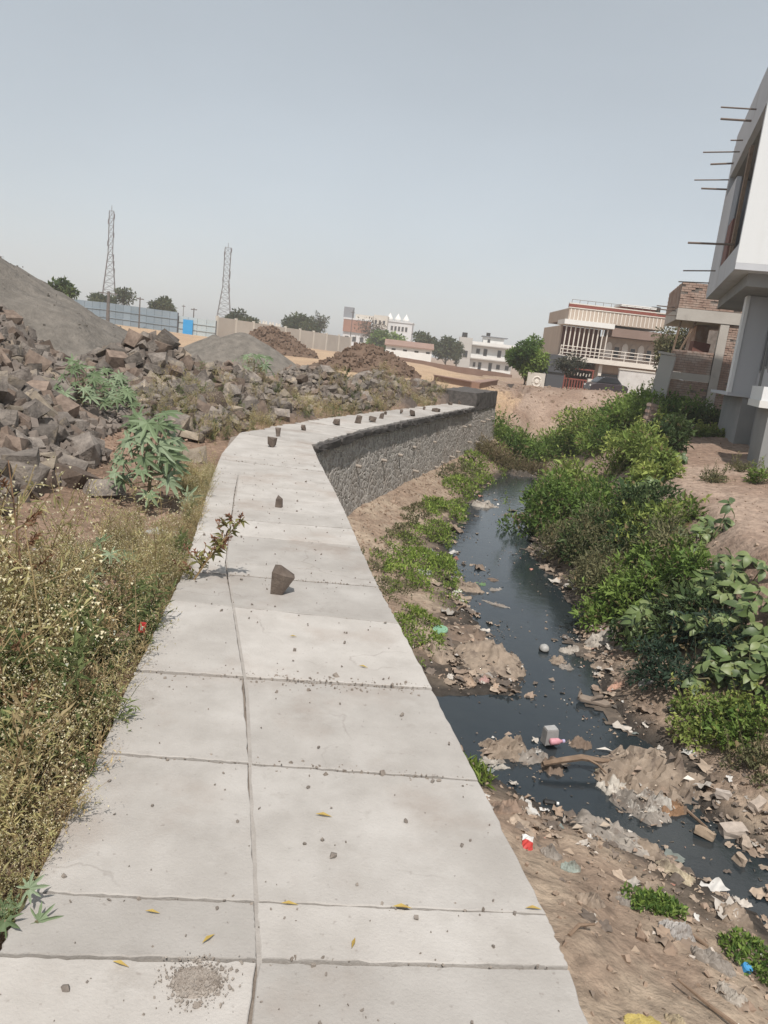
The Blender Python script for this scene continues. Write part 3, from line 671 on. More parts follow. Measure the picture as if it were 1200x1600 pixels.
for i, (px, py, h, w, lab) in enumerate(PS):
    p = at(px, py, 0); dep = p[1] * math.cos(_p) + EYE * math.sin(_p); hh, ww = h * dep / FPX, w * dep / FPX
    me = hull_rock(300 + i * 3, (ww, ww * .8, hh * 1.06), 12, M['pathrock'], 'path_stone', lo=.38)
    if i == 0:      # a wedge that widens upwards and points to the right
        bm = bmesh.new()
        for q in [(-.5, -.3, -.5), (.02, -.35, -.5), (.05, .3, -.5), (-.45, .3, -.5), (-.5, -.35, .30), (-.12, -.1, .52), (.55, -.2, .12), (.5, .25, .15), (-.4, .35, .42), (.1, .4, .3), (.1, -.5, .22), (.2, -.3, -.2)]: bm.verts.new((q[0] * ww, q[1] * ww, q[2] * hh))
        bmesh.ops.convex_hull(bm, input=bm.verts[:]); bm.to_mesh(me); bm.free()
    zmin = min(v.co.z for v in me.vertices)
    # flatten the foot so that it stands
    for v in me.vertices:
        if v.co.z < zmin + hh * 0.16: v.co.z = zmin
    o = link(bpy.data.objects.new('path_stone', me)); o.location = (p[0], p[1], -zmin - 0.004); o.rotation_euler = (0.0, 0.0, 0.4 + i * 1.1)
    if i and i % 3 == 0: o.rotation_euler.x = .12
    if i == 0: o.rotation_euler = (0, 0, 0.1)
    tag(o, lab, 'stone', 'loose stones standing on the path')
# grit and pebbles on the slabs
rs = np.random.RandomState(17); pos = []; sc_ = []
for i in range(620):
    if rs.rand() < 0.5:
        e = ends[rs.randint(5, len(ends))]; y = e[0] + rs.randn() * 0.10
    else: y = 1.0 + 9.0 * rs.rand() ** 1.2
    x = rs.uniform(xQ(y) + .05, xP(y) - .04); s = rs.gamma(1.3, 0.0032) + 0.0025
    pos.append((x, y, s * 0.22 + 0.002)); sc_.append(min(s, 0.05))
V, F = scatter_mesh(ROCKA, np.array(pos), rotm(rs, len(pos)), np.array(sc_))
M['gritstone'] = material('gritstone', (0.14, 0.12, 0.105), (0.26, 0.225, 0.195), 30, .9)
tag(npobj('grit', V, F, M['gritstone']), 'grey grit and small pebbles scattered over the concrete path', 'grit', kind='stuff')
# rubble caught in the wide joint
pos = []; sc_ = []
for j, n in ((8, 380), (7, 160), (10, 150), (18, 60), (6, 40), (5, 40)):
    e = ends[j]
    for k in range(n):
        x = xQ(e[0]) + (xP(e[1]) - xQ(e[0])) * rs.beta(2.2, 1.5); s = rs.gamma(1.3, .0032) + .003; pos.append((x, yline(e, x, 0) + rs.randn() * .02 * (1 + (j == 8)), max(-.006, -.004 + s * .3))); sc_.append(s)
V, F = scatter_mesh(ROCKA, np.array(pos), rotm(rs, len(pos)), np.array(sc_))
tag(npobj('joint_rubble', V, F, M['mortar']), 'crumbled mortar lying in the wide joints between the path slabs', 'rubble', kind='stuff')
# crusted mortar patch on the nearest slab
def crust(px, py, rx, ry, h, mat, name, lab, cat, seed=0, z=0.0):
    p = at(px, py, z); n = 26; V = []; 
    for j in range(9):
        r_ = j / 8
        for i in range(n):
            t = 2 * math.pi * i / n; rr = r_ * (1 + 0.16 * float(fbm(math.cos(t) * 1.5, math.sin(t) * 1.5, seed)))
            x, y = p[0] + rx * rr * math.cos(t), p[1] + ry * rr * math.sin(t)
            V.append((x, y, z + h * (1 - r_ ** 3) * (0.6 + 0.9 * float(vnoise(x * 60, y * 60, seed))) + (-0.003 if r_ == 1 else 0.004)))
    F = [(j * n + i, j * n + (i + 1) % n, (j + 1) * n + (i + 1) % n, (j + 1) * n + i) for j in range(8) for i in range(n)]
    return tag(npobj(name, V, F, mat), lab, cat)
M['crumb'] = material('crumb', (.24, .205, .175), (.36, .32, .28), 30, .95, .004, 90)
crust(306, 1535, .062, .05, .0022, M['crumb'], 'mortar_patch', 'rough round patch of dried mortar on the nearest slab', 'mortar')

# ------------------------------------------------------------------ heaps
def grains(o, n, seed):
    rs = np.random.RandomState(seed); zz = np.array([v.co[:] for v in o.data.vertices]); P = zz[rs.randint(len(zz), size=n)] + rs.randn(n, 3) * np.array([.08, .08, .0])
    V, F = scatter_mesh(ROCKA, P, rotm(rs, n), rs.gamma(1.3, .014, n) + .01); c = npobj('grains', V, F, M['gravel'], o); c['kind'] = 'stuff'
def heap(name, lab, cat, cx, cy, rx, ry, h, mat, seed, rough=0.06, peak2=None, n=70, zb=-0.35, freq=1.0, pw=1.0):
    u = np.linspace(-1.12, 1.12, n); U, V_ = np.meshgrid(u, u); Xh, Yh = cx + U * rx, cy + V_ * ry
    r_ = np.sqrt(U ** 2 + V_ ** 2) * (1 + 0.12 * fbm(U * 2, V_ * 2, seed, 2))
    H = h * np.clip(1 - np.sqrt(r_ ** 2 + 0.012) , -0.25, 1)
    if peak2:
        for dx, dy, hh in peak2:
            rr = np.sqrt((U - dx) ** 2 + (V_ - dy) ** 2); H = np.maximum(H, hh * np.clip(1 - rr * h / hh, -.25, 1))
    H = H + rough * fbm(Xh * freq, Yh * freq, seed + 3, 4)
    g = terr(Xh, Yh); Zh = np.where(H < 0, np.minimum(g, 0.2) + H - 0.06, np.minimum(g, 0.2) + H)
    root = tag(npobj(name, np.stack([Xh - cx, Yh - cy, Zh], -1).reshape(-1, 3), grid_faces(n, n), mat, smooth=True), lab, cat)
    root.location = (cx, cy, 0); return root
_ = heap('gravel_mound', 'large smooth mound of grey crushed sand rising at the left behind the rubble slope', 'gravel mound', -11.9, 17.2, 7.6, 6.4, 4.0, M['gravel'], 1, 0.24, n=130, freq=.9)
grains(_, 2600, 8)
heap('gravel_mound', 'small smooth grey sand mound behind the middle rubble, on the tan ground', 'gravel mound', -5.9, 28.5, 2.9, 2.4, 1.55, M['gravel'], 2, 0.05, peak2=[(-.35, 0, 1.2)])
def clods(o, cx, cy, rx, ry, h, n, seed, smin, smax, mat):
    rs = np.random.RandomState(seed); V, F = arr(o.data) if False else (None, None)
    zz = np.array([v.co[:] for v in o.data.vertices]); P = zz[rs.randint(len(zz), size=n)]
    P = P[P[:, 2] > 0.12]; s = rs.uniform(smin, smax, len(P))
    V, F = scatter_mesh(ROCKA, P + rs.randn(len(P), 3) * 0.05, rotm(rs, len(P)), s)
    c = npobj('clods', V, F, mat, o); c['kind'] = 'stuff'
p = atY(425, 545, 60)
o = heap('soil_heap', 'dark brown soil heap standing before the pale compound wall', 'soil heap', p[0] - .3, 60, 3.5, 3.0, 2.3, M['soil'], 3, 0.22, peak2=[(.4, 0, 1.7)])
clods(o, 0, 0, 0, 0, 0, 900, 5, .12, .4, M['soil'])
p = atY(570, 580, 42)
o = heap('soil_heap', 'brown lumpy soil heap in front of the white shed', 'soil heap', p[0], 42, 2.7, 2.3, 1.75, M['soil'], 4, 0.25, peak2=[(.4, -.1, 1.25)])
clods(o, 0, 0, 0, 0, 0, 800, 6, .1, .32, M['soil'])
rs = np.random.RandomState(88); p = at(306, 1535, 0); n = 900
pos = np.stack([p[0] + rs.randn(n) * .038, p[1] + rs.randn(n) * .033, np.full(n, .006)], 1); V, F = scatter_mesh(ROCKA, pos, rotm(rs, n), rs.gamma(1.4, .0022, n) + .0015)
tag(npobj('crumbs', V, F, M['crumb']), 'loose crumbs on the round mortar patch of the nearest slab', 'crumbs', kind='stuff')

# ================================================================== far field: fences, walls, poles, towers, houses
def base(px, py, Y):
    p = atY(px, py, Y); return p[0], float(terr(p[0], Y))
def mpp(Y): return (Y * math.cos(_p)) / FPX * 1.0      # metres per pixel, roughly
# blue sheet fence
M['bluefence'] = material('bluefence', (0.20, 0.255, 0.30), (0.25, 0.30, 0.34), 0.6, 0.6, objrand=0.08)
M['fencepost'] = material('fencepost', (0.075, 0.078, 0.085), rough=0.6)
M['palefence'] = material('palefence', (0.36, 0.42, 0.44), (0.42, 0.46, 0.47), 0.7, 0.6, objrand=0.1)
M['bluedoor'] = material('bluedoor', (0.03, 0.27, 0.58), (0.04, 0.30, 0.60), 2, 0.5)
def sheet_fence(a, b_, n, h, mat, name, lab, cat, gap=0.03):
    a = np.array(a); b_ = np.array(b_); root = empty(name, (*a, float(terr(*a)))); tag(root, lab, cat)
    inv = Matrix.Translation(-root.location); d = (b_ - a) / n; ang = math.atan2(d[1], d[0]); ln = np.linalg.norm(d)
    # corrugated panel, one mesh shared
    k = 12; prof = [(-ln / 2 + gap / 2 + (ln - gap) * i / k, 0.035 * (i % 2)) for i in range(k + 1)]
    V = [(x, y, z) for z in (0, h) for x, y in prof] + [(x, y + .01, z) for z in (0, h) for x, y in prof]
    F = [(i, i + 1, k + 2 + i, k + 1 + i) for i in range(k)] + [(2 * k + 2 + i + 1, 2 * k + 2 + i, 3 * k + 3 + i, 3 * k + 4 + i) for i in range(k)]
    me = bpy.data.meshes.new('panel'); me.from_pydata(V, [], F); me.materials.append(mat); me.update()
    pm = MB().box((0, 0.10, h / 2), (0.14, 0.12, h + .12)).mesh('post', M['fencepost'])
    rm = MB().box((0, -0.03, 0), (ln, 0.05, 0.10)).mesh('rail', mat)
    for i in range(n):
        c = a + d * (i + .5); z = float(terr(*c)) - 0.1
        for mm_, nm, dz in ((me, 'panel', 0), (rm, 'rail', h * .33), (rm, 'rail', h * .68)):
            o = link(bpy.data.objects.new(nm, mm_), root); o.matrix_parent_inverse = inv; o.location = (*c, z + dz); o.rotation_euler = (0, 0, ang)
    for i in range(n + 1):
        c = a + d * i
        o = link(bpy.data.objects.new('post', pm), root); o.matrix_parent_inverse = inv; o.location = (*c, float(terr(*c)) - 0.2); o.rotation_euler = (0, 0, ang)
    return root
x0, x1, x2, x3 = (atY(px, 505, 88)[0] for px in (95, 277, 292, 336))
sheet_fence((x0, 88), (x1, 88), 15, 2.35, M['bluefence'], 'sheet_fence', 'long grey-blue corrugated sheet fence beyond the sand mound', 'fence')
sheet_fence((x1 + .05, 88.4), (x3, 88.4), 4, 2.0, M['palefence'], 'sheet_fence', 'short pale patched sheet fence around the bright blue door', 'fence')
o = MB().bx(x2 - .45, x2 + .45 + .2, 88.05, 88.22, float(terr(x2, 88)) - .05, float(terr(x2, 88)) + 1.6).build('door_panel', M['bluedoor'])
tag(o, 'bright blue door sheet in the pale fence', 'door')
# compound wall with posts
M['compound'] = material('compound', (0.38, 0.34, 0.30), (0.46, 0.42, 0.37), 0.35, 0.9, objrand=0.05)
a = np.array([atY(338, 520, 90)[0], 90.0]); b_ = np.array([atY(546, 545, 118)[0], 118.0]); n = 9
cw = empty('compound_wall', (*a, float(terr(*a)))); tag(cw, 'pale grey precast compound wall running behind the brown soil heap', 'wall')
inv = Matrix.Translation(-cw.location); d = (b_ - a) / n; ang = math.atan2(d[1], d[0]); ln = np.linalg.norm(d)
pm = MB().box((0, 0, 1.15), (ln - .24, .15, 2.5)).mesh('panel', M['compound']); qm = MB().box((0, 0, 1.2), (.26, .26, 2.7)).mesh('post', M['cream'])
for i in range(n + 1):
    if i < n:
        c = a + d * (i + .5); o = link(bpy.data.objects.new('panel', pm), cw); o.matrix_parent_inverse = inv; o.location = (*c, float(terr(*c)) - .1); o.rotation_euler = (0, 0, ang)
    c = a + d * i; o = link(bpy.data.objects.new('post', qm), cw); o.matrix_parent_inverse = inv; o.location = (*c, float(terr(*c)) - .1); o.rotation_euler = (0, 0, ang)
# lattice towers
M['lattice'] = material('lattice', (0.10, 0.085, 0.085), (0.15, 0.13, 0.13), 0.5, 0.6)
def tower(px, top, bot, Y, wb, wt, split, lab, clutter):
    x, zb = base(px, bot, Y); H = atY(px, top, Y)[2] - zb
    root = empty('lattice_tower', (x, Y, zb), 0.3); tag(root, lab, 'tower', 'lattice telecom towers')
    def hw(t): return (wb + (wt - wb) * t / split if t < split else wt) / 2
    br = MB(); n = 15; ts = np.linspace(0, 1, n + 1)
    for sx, sy in ((-1, -1), (1, -1), (1, 1), (-1, 1)):
        MB().tube([(sx * hw(t), sy * hw(t), t * H - .2) for t in (0, split * .5, split, 1)], 0.07, 5).build('leg', M['lattice'], root)
    cs = [(-1, -1), (1, -1), (1, 1), (-1, 1)]
    for i in range(n):
        a_, c_ = hw(ts[i]), hw(ts[i + 1]); z0, z1 = ts[i] * H, ts[i + 1] * H
        for k in range(4):
            p, q = cs[k], cs[(k + 1) % 4]
            br.cyl((p[0] * a_, p[1] * a_, z0), (q[0] * c_, q[1] * c_, z1), .038, n=4, cap=False)
            br.cyl((q[0] * a_, q[1] * a_, z0), (p[0] * c_, p[1] * c_, z1), .038, n=4, cap=False)
            br.cyl((p[0] * c_, p[1] * c_, z1), (q[0] * c_, q[1] * c_, z1), .035, n=4, cap=False)
    br.build('bracing', M['lattice'], root)
    rs = np.random.RandomState(int(px))
    for t in clutter:
        w = hw(t); s = rs.choice([-1, 1])
        MB().box((s * (w + .12), -w * .4, t * H), (.22, .2, 1.1)).build('antenna', M['lattice'], root)
    MB().cyl((0, 0, H - .3), (0, 0, H + 1.2), .06, n=5).build('lightning_rod', M['lattice'], root)
tower(169, 329, 500, 180, 3.8, 1.0, 0.62, 'taller lattice telecom tower at the left above the blue fence', [.45, .52, .58, .7, .78, .9, .95])
tower(349, 386, 505, 215, 4.6, 1.6, 0.55, 'shorter lattice telecom tower above the end of the blue fence', [.5, .55, .62, .66, .7, .92, .97])
# poles
M['pole'] = material('pole', (0.10, 0.09, 0.085), (0.15, 0.13, 0.12), 3, .8)
for px, top, bot, Y, r_, lab in [(168, 455, 510, 84, .22, 'thick dark utility pole in front of the blue fence'), (217, 464, 512, 86, .09, 'thin dark pole in front of the middle of the blue fence'),
                                (301, 481, 520, 92, .08, 'thin pole behind the pale fence by the blue door'), (285, 476, 515, 110, .05, 'faint thin mast left of the blue door'), (547, 484, 532, 140, .08, 'thin lamp mast before the brown-fronted building')]:
    x, zb = base(px, bot, Y); H = atY(px, top, Y)[2] - zb
    root = empty('utility_pole', (x, Y, zb)); tag(root, lab, 'pole', 'poles along the fence')
    MB().cyl((0, 0, -.3), (0, 0, H), r_, r_ * .7, n=8).build('shaft', M['pole'], root)
    MB().box((0, 0, H * .94), (r_ * 9, .1, .1)).build('crossarm', M['pole'], root)
for i in range(7):
    px = 404 + i * 5.2 + (i % 2); Y = 128; x, zb = base(px, 525, Y); H = atY(px, 500 + i * .9, Y)[2] - zb
    root = empty('garden_lamp', (x, Y, zb)); tag(root, ['first slim lamp post behind the compound wall, counting from the shorter tower', 'second slim lamp post behind the compound wall from the left', 'third slim lamp post behind the compound wall from the left', 'middle one of seven slim lamp posts behind the compound wall', 'third slim lamp post behind the compound wall from the right', 'second slim lamp post behind the compound wall from the right', 'rightmost slim lamp post behind the compound wall'][i], 'lamp post', 'row of slim lamp posts')
    MB().cyl((0, 0, 0), (0, 0, H - .5), .09, n=6).build('post', M['pole'], root)
    MB().cyl((0, 0, H - .55), (0, 0, H), .28, .12, n=8).build('lamp_head', M['cream'], root)
# building helper: windows recessed as own parts
def window(root, x, z, w, h, y, frame=None, depth=.12, name='window', glass=None):
    """a window in a wall whose face is at y, facing -y: frame proud of the wall, dark pane set inside it"""
    t = .07 if w > .5 else .05
    f = MB().bx(x, x + w, y - .05, y + .02, z, z + t).bx(x, x + w, y - .05, y + .02, z + h - t, z + h).bx(x, x + t, y - .05, y + .02, z + t, z + h - t).bx(x + w - t, x + w, y - .05, y + .02, z + t, z + h - t)
    o = f.build(name, frame or M['cream'], root)
    MB().bx(x + t, x + w - t, y - .02, y + .015, z + t, z + h - t).build('pane', glass or M['glass'], o)
    return o
# far brown-fronted block
M['brownfront'] = material('brownfront', (0.26, 0.125, 0.08), (0.31, 0.15, 0.10), .4, .8)
M['farwhite'] = material('farwhite', (0.56, 0.56, 0.56), (0.62, 0.62, 0.62), .2, .8)
M['slate'] = material('slate', (0.20, 0.21, 0.23), rough=.7)
x, zb = base(534, 540, 235); s = mpp(235) / math.cos(_p) 
root = empty('office_block', (x, 235, zb), R(-4)); tag(root, 'flat-roofed building with a brown front panel and grey corner tower, far behind', 'building')
MB().bx(0, 13, 0, 9, 0, 6.4).build('wall', M['farwhite'], root)
MB().bx(-.1, 8.2, -.5, -.02, 4.4, 8.0).build('sign_panel', M['brownfront'], root)
MB().bx(-.2, 8.3, -.6, 8, 8.02, 8.5).build('roof', M['farwhite'], root)
MB().bx(-.4, 2.4, .3, 3, 8.52, 11.6).build('stair_tower', M['slate'], root)
MB().bx(3.2, 8.6, 1, 6, 8.52, 9.8).build('penthouse', M['cream'], root)
MB().bx(8.8, 13, .2, 8.6, 6.42, 10.2).build('rear_block', M['cream'], root)
for i in range(5): window(root, .6 + i * 2.3, 1.6, 1.3, 1.6, -.01)
for i in range(3): window(root, 9.1 + i * 1.25, 7.4, .8, 1.4, .19)
# far white building with three small domes
x, zb = base(597, 545, 238)
root = empty('domed_building', (x, 238, zb), R(-4)); tag(root, 'white building with three small tent-like domes on its roof, far behind', 'building')
MB().bx(0, 8.4, 0, 8, 0, 9.2).build('wall', M['farwhite'], root)
MB().bx(-.2, 8.6, -.25, 8.2, 9.22, 9.6).build('roof', M['farwhite'], root)
for i in range(5): window(root, 1.9 + i * 1.1, 6.6, .8, 1.5, -.01)
for i in range(4): window(root, 1.2 + i * 1.7, 2.6, .9, 1.5, -.01)
for i in range(3):
    c = 1.2 + i * 2.5
    MB().tube([(c, 2, 9.6), (c, 2, 10.3), (c, 2, 10.8), (c, 2, 11.5), (c, 2, 11.9)], [1.1, 1.05, .7, .22, .04], 10).build('dome', M['white'], root, smooth=True)
# long white shed
M['rust'] = material('rust', (0.24, 0.155, 0.125), (0.30, 0.20, 0.16), .8, .8)
pa = atY(602, 551, 118); pb = atY(673, 566, 118); zb = -0.3; Ls = pb[0] - pa[0]
root = empty('white_shed', (pa[0], 118, zb)); tag(root, 'long low white shed with a brown sloped roof behind the brown soil heap', 'shed')
MB().bx(0, Ls, 0, 5, 0, 2.15).build('wall', M['white'], root)
MB().prism([(-.25, 2.15), (Ls + .25, 2.15), (Ls + .25, 2.3), (-.25, 2.3)], -.35, 5.2).add([(-.25, -.35, 2.31), (Ls + .25, -.35, 2.31), (Ls + .25, 2.5, 3.1), (-.25, 2.5, 3.1), (-.25, 5.2, 2.31), (Ls + .25, 5.2, 2.31)],
    [(0, 1, 2, 3), (3, 2, 5, 4), (0, 3, 4), (1, 5, 2), (0, 4, 5, 1)]).build('roof', M['rust'], root)
for i in range(4): MB().bx(.9 + i * 1.75, 1.5 + i * 1.75, -.03, .05, 1.55, 1.8).build('vent', M['dark'], root)
# low brown earth wall running across the field
M['earthwall'] = material('earthwall', (0.22, 0.135, 0.10), (0.28, 0.18, 0.135), .5, .95, .03, 4)
pa = atY(606, 556, 112); pb = atY(800, 585, 92)
root = empty('boundary_wall', (pa[0], 112, 0)); tag(root, 'low brown boundary wall crossing the field below the white shed', 'wall')
n = 16; V = []; rs = np.random.RandomState(3)
for i in range(n + 1):
    t = i / n; c = pa + (pb - pa) * t; g = float(terr(c[0], c[1])); tp = c[2] + rs.uniform(-.05, .05)
    V += [(c[0], c[1] - .15, g - .4), (c[0], c[1] - .15, max(tp, g + .5)), (c[0], c[1] + .15, max(tp, g + .5)), (c[0], c[1] + .15, g - .4)]
F = [(i * 4 + k, (i + 1) * 4 + k, (i + 1) * 4 + k + 1, i * 4 + k + 1) for i in range(n) for k in range(3)]
o = npobj('earth_face', V, F, M['earthwall'], root); o.matrix_parent_inverse = Matrix.Translation(-root.location)
# white two-storey building
x, zb = base(712, 578, 150); zb = -1.25
root = empty('apartment_house', (x, 150, zb), R(-3)); tag(root, 'white two-storey house with dark doors and a pale stair tower, across the field', 'building')
M['stair'] = material('stair', (0.42, 0.40, 0.37), (0.48, 0.46, 0.43), .4, .85)
MB().bx(0, 2.5, -.6, 4, 0, 6.3).build('stair_tower', M['stair'], root)
MB().bx(2.52, 10.5, 0, 7, 0, 5.0).build('wall', M['white'], root)
MB().bx(2.5, 10.7, -1.0, -.02, 2.5, 2.68).build('balcony_slab', M['stair'], root)
MB().bx(2.5, 10.7, -1.0, 7, 5.02, 5.2).build('roof', M['stair'], root)
MB().bx(2.5, 10.7, -1.0, -.9, 5.22, 5.75).build('parapet', M['white'], root)
MB().bx(4.6, 8.6, 2, 6, 5.22, 6.9).build('rooftop_room', M['white'], root); MB().bx(4.3, 9.3, 1.6, 6.4, 6.92, 7.05).build('rooftop_slab', M['slate'], root)
MB().bx(2.5, 10.7, -1.0, -.96, 2.7, 3.2).build('balcony_rail', M['white'], root)
for i, (wx, wz, ww, wh) in enumerate([(3.1, .9, .55, 1.0), (4.1, .1, .7, 1.9), (6.1, .1, .75, 2.0), (7.6, .9, .8, 1.0), (9.3, .9, .8, 1.0), (3.4, 3.5, .8, 1.0), (4.8, 2.9, .8, 1.7), (7.5, 2.9, .8, 1.7), (9.0, 3.4, .9, 1.1)]):
    window(root, wx, wz, ww, wh, -.01, M['stair'], name='door' if wh > 1.5 else 'window')
window(root, .9, 2.5, 1.0, 1.4, -.61, M['stair']); window(root, 5.4, 5.5, .6, 1.0, 1.99, M['stair'])
MB().cyl((.9, .5, 6.32), (.9, .5, 7.2), .55, .5, n=10).build('water_tank', M['dark'], root)
MB().cyl((5.5, 3, 7.07), (5.5, 3, 7.7), .4, n=10).build('water_tank', M['dark'], root)

# ================================================================== the cream house with the balcony (front faces the camera)
M['clad'] = material('clad', (0.40, 0.325, 0.265), (0.46, 0.38, 0.31), 1.5, .8, stretch=(4, 1, .3))
M['maroon'] = material('maroon', (0.20, 0.055, 0.04), (0.24, 0.075, 0.055), 2, .7)
M['umber'] = material('umber', (0.20, 0.14, 0.115), (0.25, 0.18, 0.15), 1, .85)
M['housewhite'] = material('housewhite', (0.70, 0.65, 0.58), (0.62, 0.57, 0.51), 1.2, .8)
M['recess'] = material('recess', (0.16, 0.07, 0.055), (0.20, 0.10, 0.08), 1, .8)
HY = 60.0; p = atY(858, 607, HY); S_ = 0.0506
root = house = empty('balcony_house', (p[0] + .35, HY, -0.2)); tag(root, 'cream two-storey house with slatted balcony screen and maroon roof stripe', 'house')
# ground floor
MB().bx(3.0, 9.6, .3, 8, 0, 2.35).build('ground_wall', M['clad'], root)
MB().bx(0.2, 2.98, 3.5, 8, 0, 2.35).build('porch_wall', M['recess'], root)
MB().bx(-.1, .25, -.9, 8, 0, 2.35).build('side_pillar', M['slate'], root)
MB().bx(2.95, 3.2, -1.0, -.75, 0, 2.35).build('porch_post', M['housewhite'], root)
for i, (wx, wz, ww, wh) in enumerate([(3.3, .95, 2.1, .75), (6.3, .45, 1.1, 1.35)]): window(root, wx, wz, ww, wh, .29, M['umber'])
# balcony slab
MB().bx(-.3, 9.8, -1.3, 8, 2.36, 2.55).build('balcony_slab', M['umber'], root)
MB().bx(-.35, 9.85, -1.42, -1.32, 2.3, 2.66).build('balcony_fascia', M['housewhite'], root)
# first floor
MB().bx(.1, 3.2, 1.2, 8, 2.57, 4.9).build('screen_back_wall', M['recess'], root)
MB().bx(-.02, .098, .6, 8, 2.57, 4.9).build('side_wall', M['clad'], root)
MB().bx(3.22, 7.4, .2, 8, 2.57, 4.4).build('upper_wall', M['clad'], root)
MB().bx(7.42, 9.7, .8, 8, 2.57, 4.2).build('upper_wall', M['umber'], root)
for i in range(10):
    x = .0 + i * .345
    MB().cyl((x, -1.15, 2.57), (x + .03, -1.1, 4.85), .05, n=6).build('screen_pole', M['housewhite'], root)
for i in range(6):      # arched panels
    x = 3.5 + i * .62; o = MB().prism([(x, 2.9), (x + .46, 2.9), (x + .46, 3.75), (x + .38, 3.95), (x + .23, 4.05), (x + .08, 3.95), (x, 3.75)], .12, .19)
    o.build('arch_panel', M['housewhite'] if i % 2 == 0 else M['clad'], root)
    if i % 2: MB().bx(x + .06, x + .40, .09, .115, 2.95, 3.7).build('window', M['glass'], root)
rail = MB()
for z in (2.85, 3.1, 3.35): rail.cyl((-.2, -1.3, z), (8.6, -1.3, z), .03, n=5)
for i in range(10): rail.cyl((-.2 + i * .97, -1.3, 2.56), (-.2 + i * .97, -1.3, 3.4), .03, n=5)
rail.build('balcony_railing', M['housewhite'], root)
MB().bx(-.25, 3.5, -1.45, 1.2, 4.92, 5.28).build('canopy', M['white'], root)
MB().bx(3.52, 9.8, -.9, 1.4, 4.42, 5.05).build('sunshade', M['umber'], root)
# parapet block
MB().bx(.25, 7.6, .0, 8, 5.3, 6.2).build('parapet', M['clad'], root)
for i in range(24): MB().bx(.35 + i * .3, .42 + i * .3, -.04, -.005, 5.35, 6.15).build('cladding_rib', M['housewhite'], root)
MB().bx(.2, 7.65, -.06, .3, 6.21, 6.27).build('coping', M['housewhite'], root)
MB().bx(.2, 7.65, -.05, .3, 6.28, 6.5).build('stripe', M['maroon'], root)
MB().bx(.2, 7.65, -.06, .3, 6.51, 6.58).build('coping', M['housewhite'], root)
MB().bx(4.3, 6.9, .6, 2.5, 6.3, 6.78).build('roof_room', M['maroon'], root); MB().bx(4.25, 6.95, .5, 2.6, 6.79, 6.95).build('roof_slab', M['white'], root)
rr = MB()
for i in range(12): rr.cyl((.4 + i * .6, .2, 6.3), (.4 + i * .6, .2, 6.85), .02, n=4)
rr.cyl((.4, .2, 6.85), (7.2, .2, 6.85), .02, n=4); rr.build('roof_railing', M['steel'], root)
MB().cyl((7.1, 1.2, 6.3), (7.1, 1.2, 7.05), .36, n=10).build('water_tank', M['dark'], root)
MB().bx(7.7, 12.2, 1.5, 8, 4.22, 4.95).build('rear_parapet', M['white'], root)
# gate before the house
GYt = 56.0; p = atY(878, 607, GYt)
root = empty('house_gate', (p[0], GYt, -.15)); tag(root, 'maroon metal gate with pale scroll ornaments below the slatted balcony', 'gate')
fr = MB().bx(0, .1, -.05, .05, 0, 1.75).bx(2.0, 2.1, -.05, .05, 0, 1.75).bx(.1, 2.0, -.04, .04, 1.65, 1.75).bx(.1, 2.0, -.04, .04, .05, .15).bx(.1, 2.0, -.04, .04, .9, 1.0); fr.build('frame', M['maroon'], root)
for i in range(9): MB().bx(.2 + i * .2, .29 + i * .2, -.02, .02, .15, .9).build('bar', M['maroon'], root)
for i in range(8): MB().box((.3 + i * .215, -.03, 1.3 + .05 * (i % 2)), (.06, .04, .2), (0, .15, 0)).build('ornament', M['cream'] if i > 2 else M['umber'], root)
# dark gate leaf at its left
p = atY(849, 607, 55)
o = empty('gate_leaf', (p[0], 55, -.15), R(-20)); tag(o, 'tall dark grey sheet gate leaf left of the maroon gate', 'gate')
MB().bx(0, 1.3, -.04, .04, 0, 2.5).build('sheet', M['fencepost'], o); MB().bx(0, 1.3, -.08, -.045, 1.2, 1.3).build('rail', M['dark'], o); MB().bx(0, .08, -.08, -.045, 0, 2.5).build('stile', M['dark'], o)
# cream gate pillar panel with a round relief
p = atY(822, 605, 47)
o = empty('gate_pillar', (p[0], 47, -.1), R(-4)); tag(o, 'cream square panel with a round raised ring, right of the dark green tree', 'pillar')
MB().bx(0, 1.05, 0, .3, 0, 1.15).build('panel', M['cream'], o)
rg = MB(); N_ = 20
rg.tube([(.58 + .25 * math.cos(t), -.01, .62 + .3 * math.sin(t)) for t in np.linspace(0, 2 * math.pi, N_)], .045, 6); rg.build('ring', M['housewhite'], o)
MB().cyl((.58, .02, .62), (.58, -.05, .62), .14, .1, n=12).build('boss', M['housewhite'], o)
# plastered boundary wall before the house
p = atY(962, 616, 50); q = atY(1042, 622, 50)
o = empty('plaster_wall', (p[0], 50, -.3)); tag(o, 'stained white plaster wall in front of the cream house, behind the bushes', 'wall')
M['stained'] = material('stained', (0.50, 0.475, 0.45), (0.62, 0.60, 0.57), 1.3, .9, .004, 10, c3=(0.36, 0.33, 0.30), scale3=1.1, thr3=(.55, .75))
MB().bx(0, q[0] - p[0], 0, .25, 0, 2.1).build('wall_panel', M['stained'], o); MB().bx(-.05, q[0] - p[0] + .05, -.05, .3, 2.11, 2.2).build('coping', M['cream'], o)
# red brick garden wall left of it
p = atY(918, 612, 51)
o = empty('garden_wall', (p[0], 51, -.2)); tag(o, 'low reddish-brown garden wall with a pale post beside the maroon gate', 'wall')
MB().bx(.2, 2.1, 0, .2, 0, .85).build('wall_panel', M['umber'], o); MB().bx(-.1, .18, -.05, .25, 0, 1.2).build('post', M['housewhite'], o)
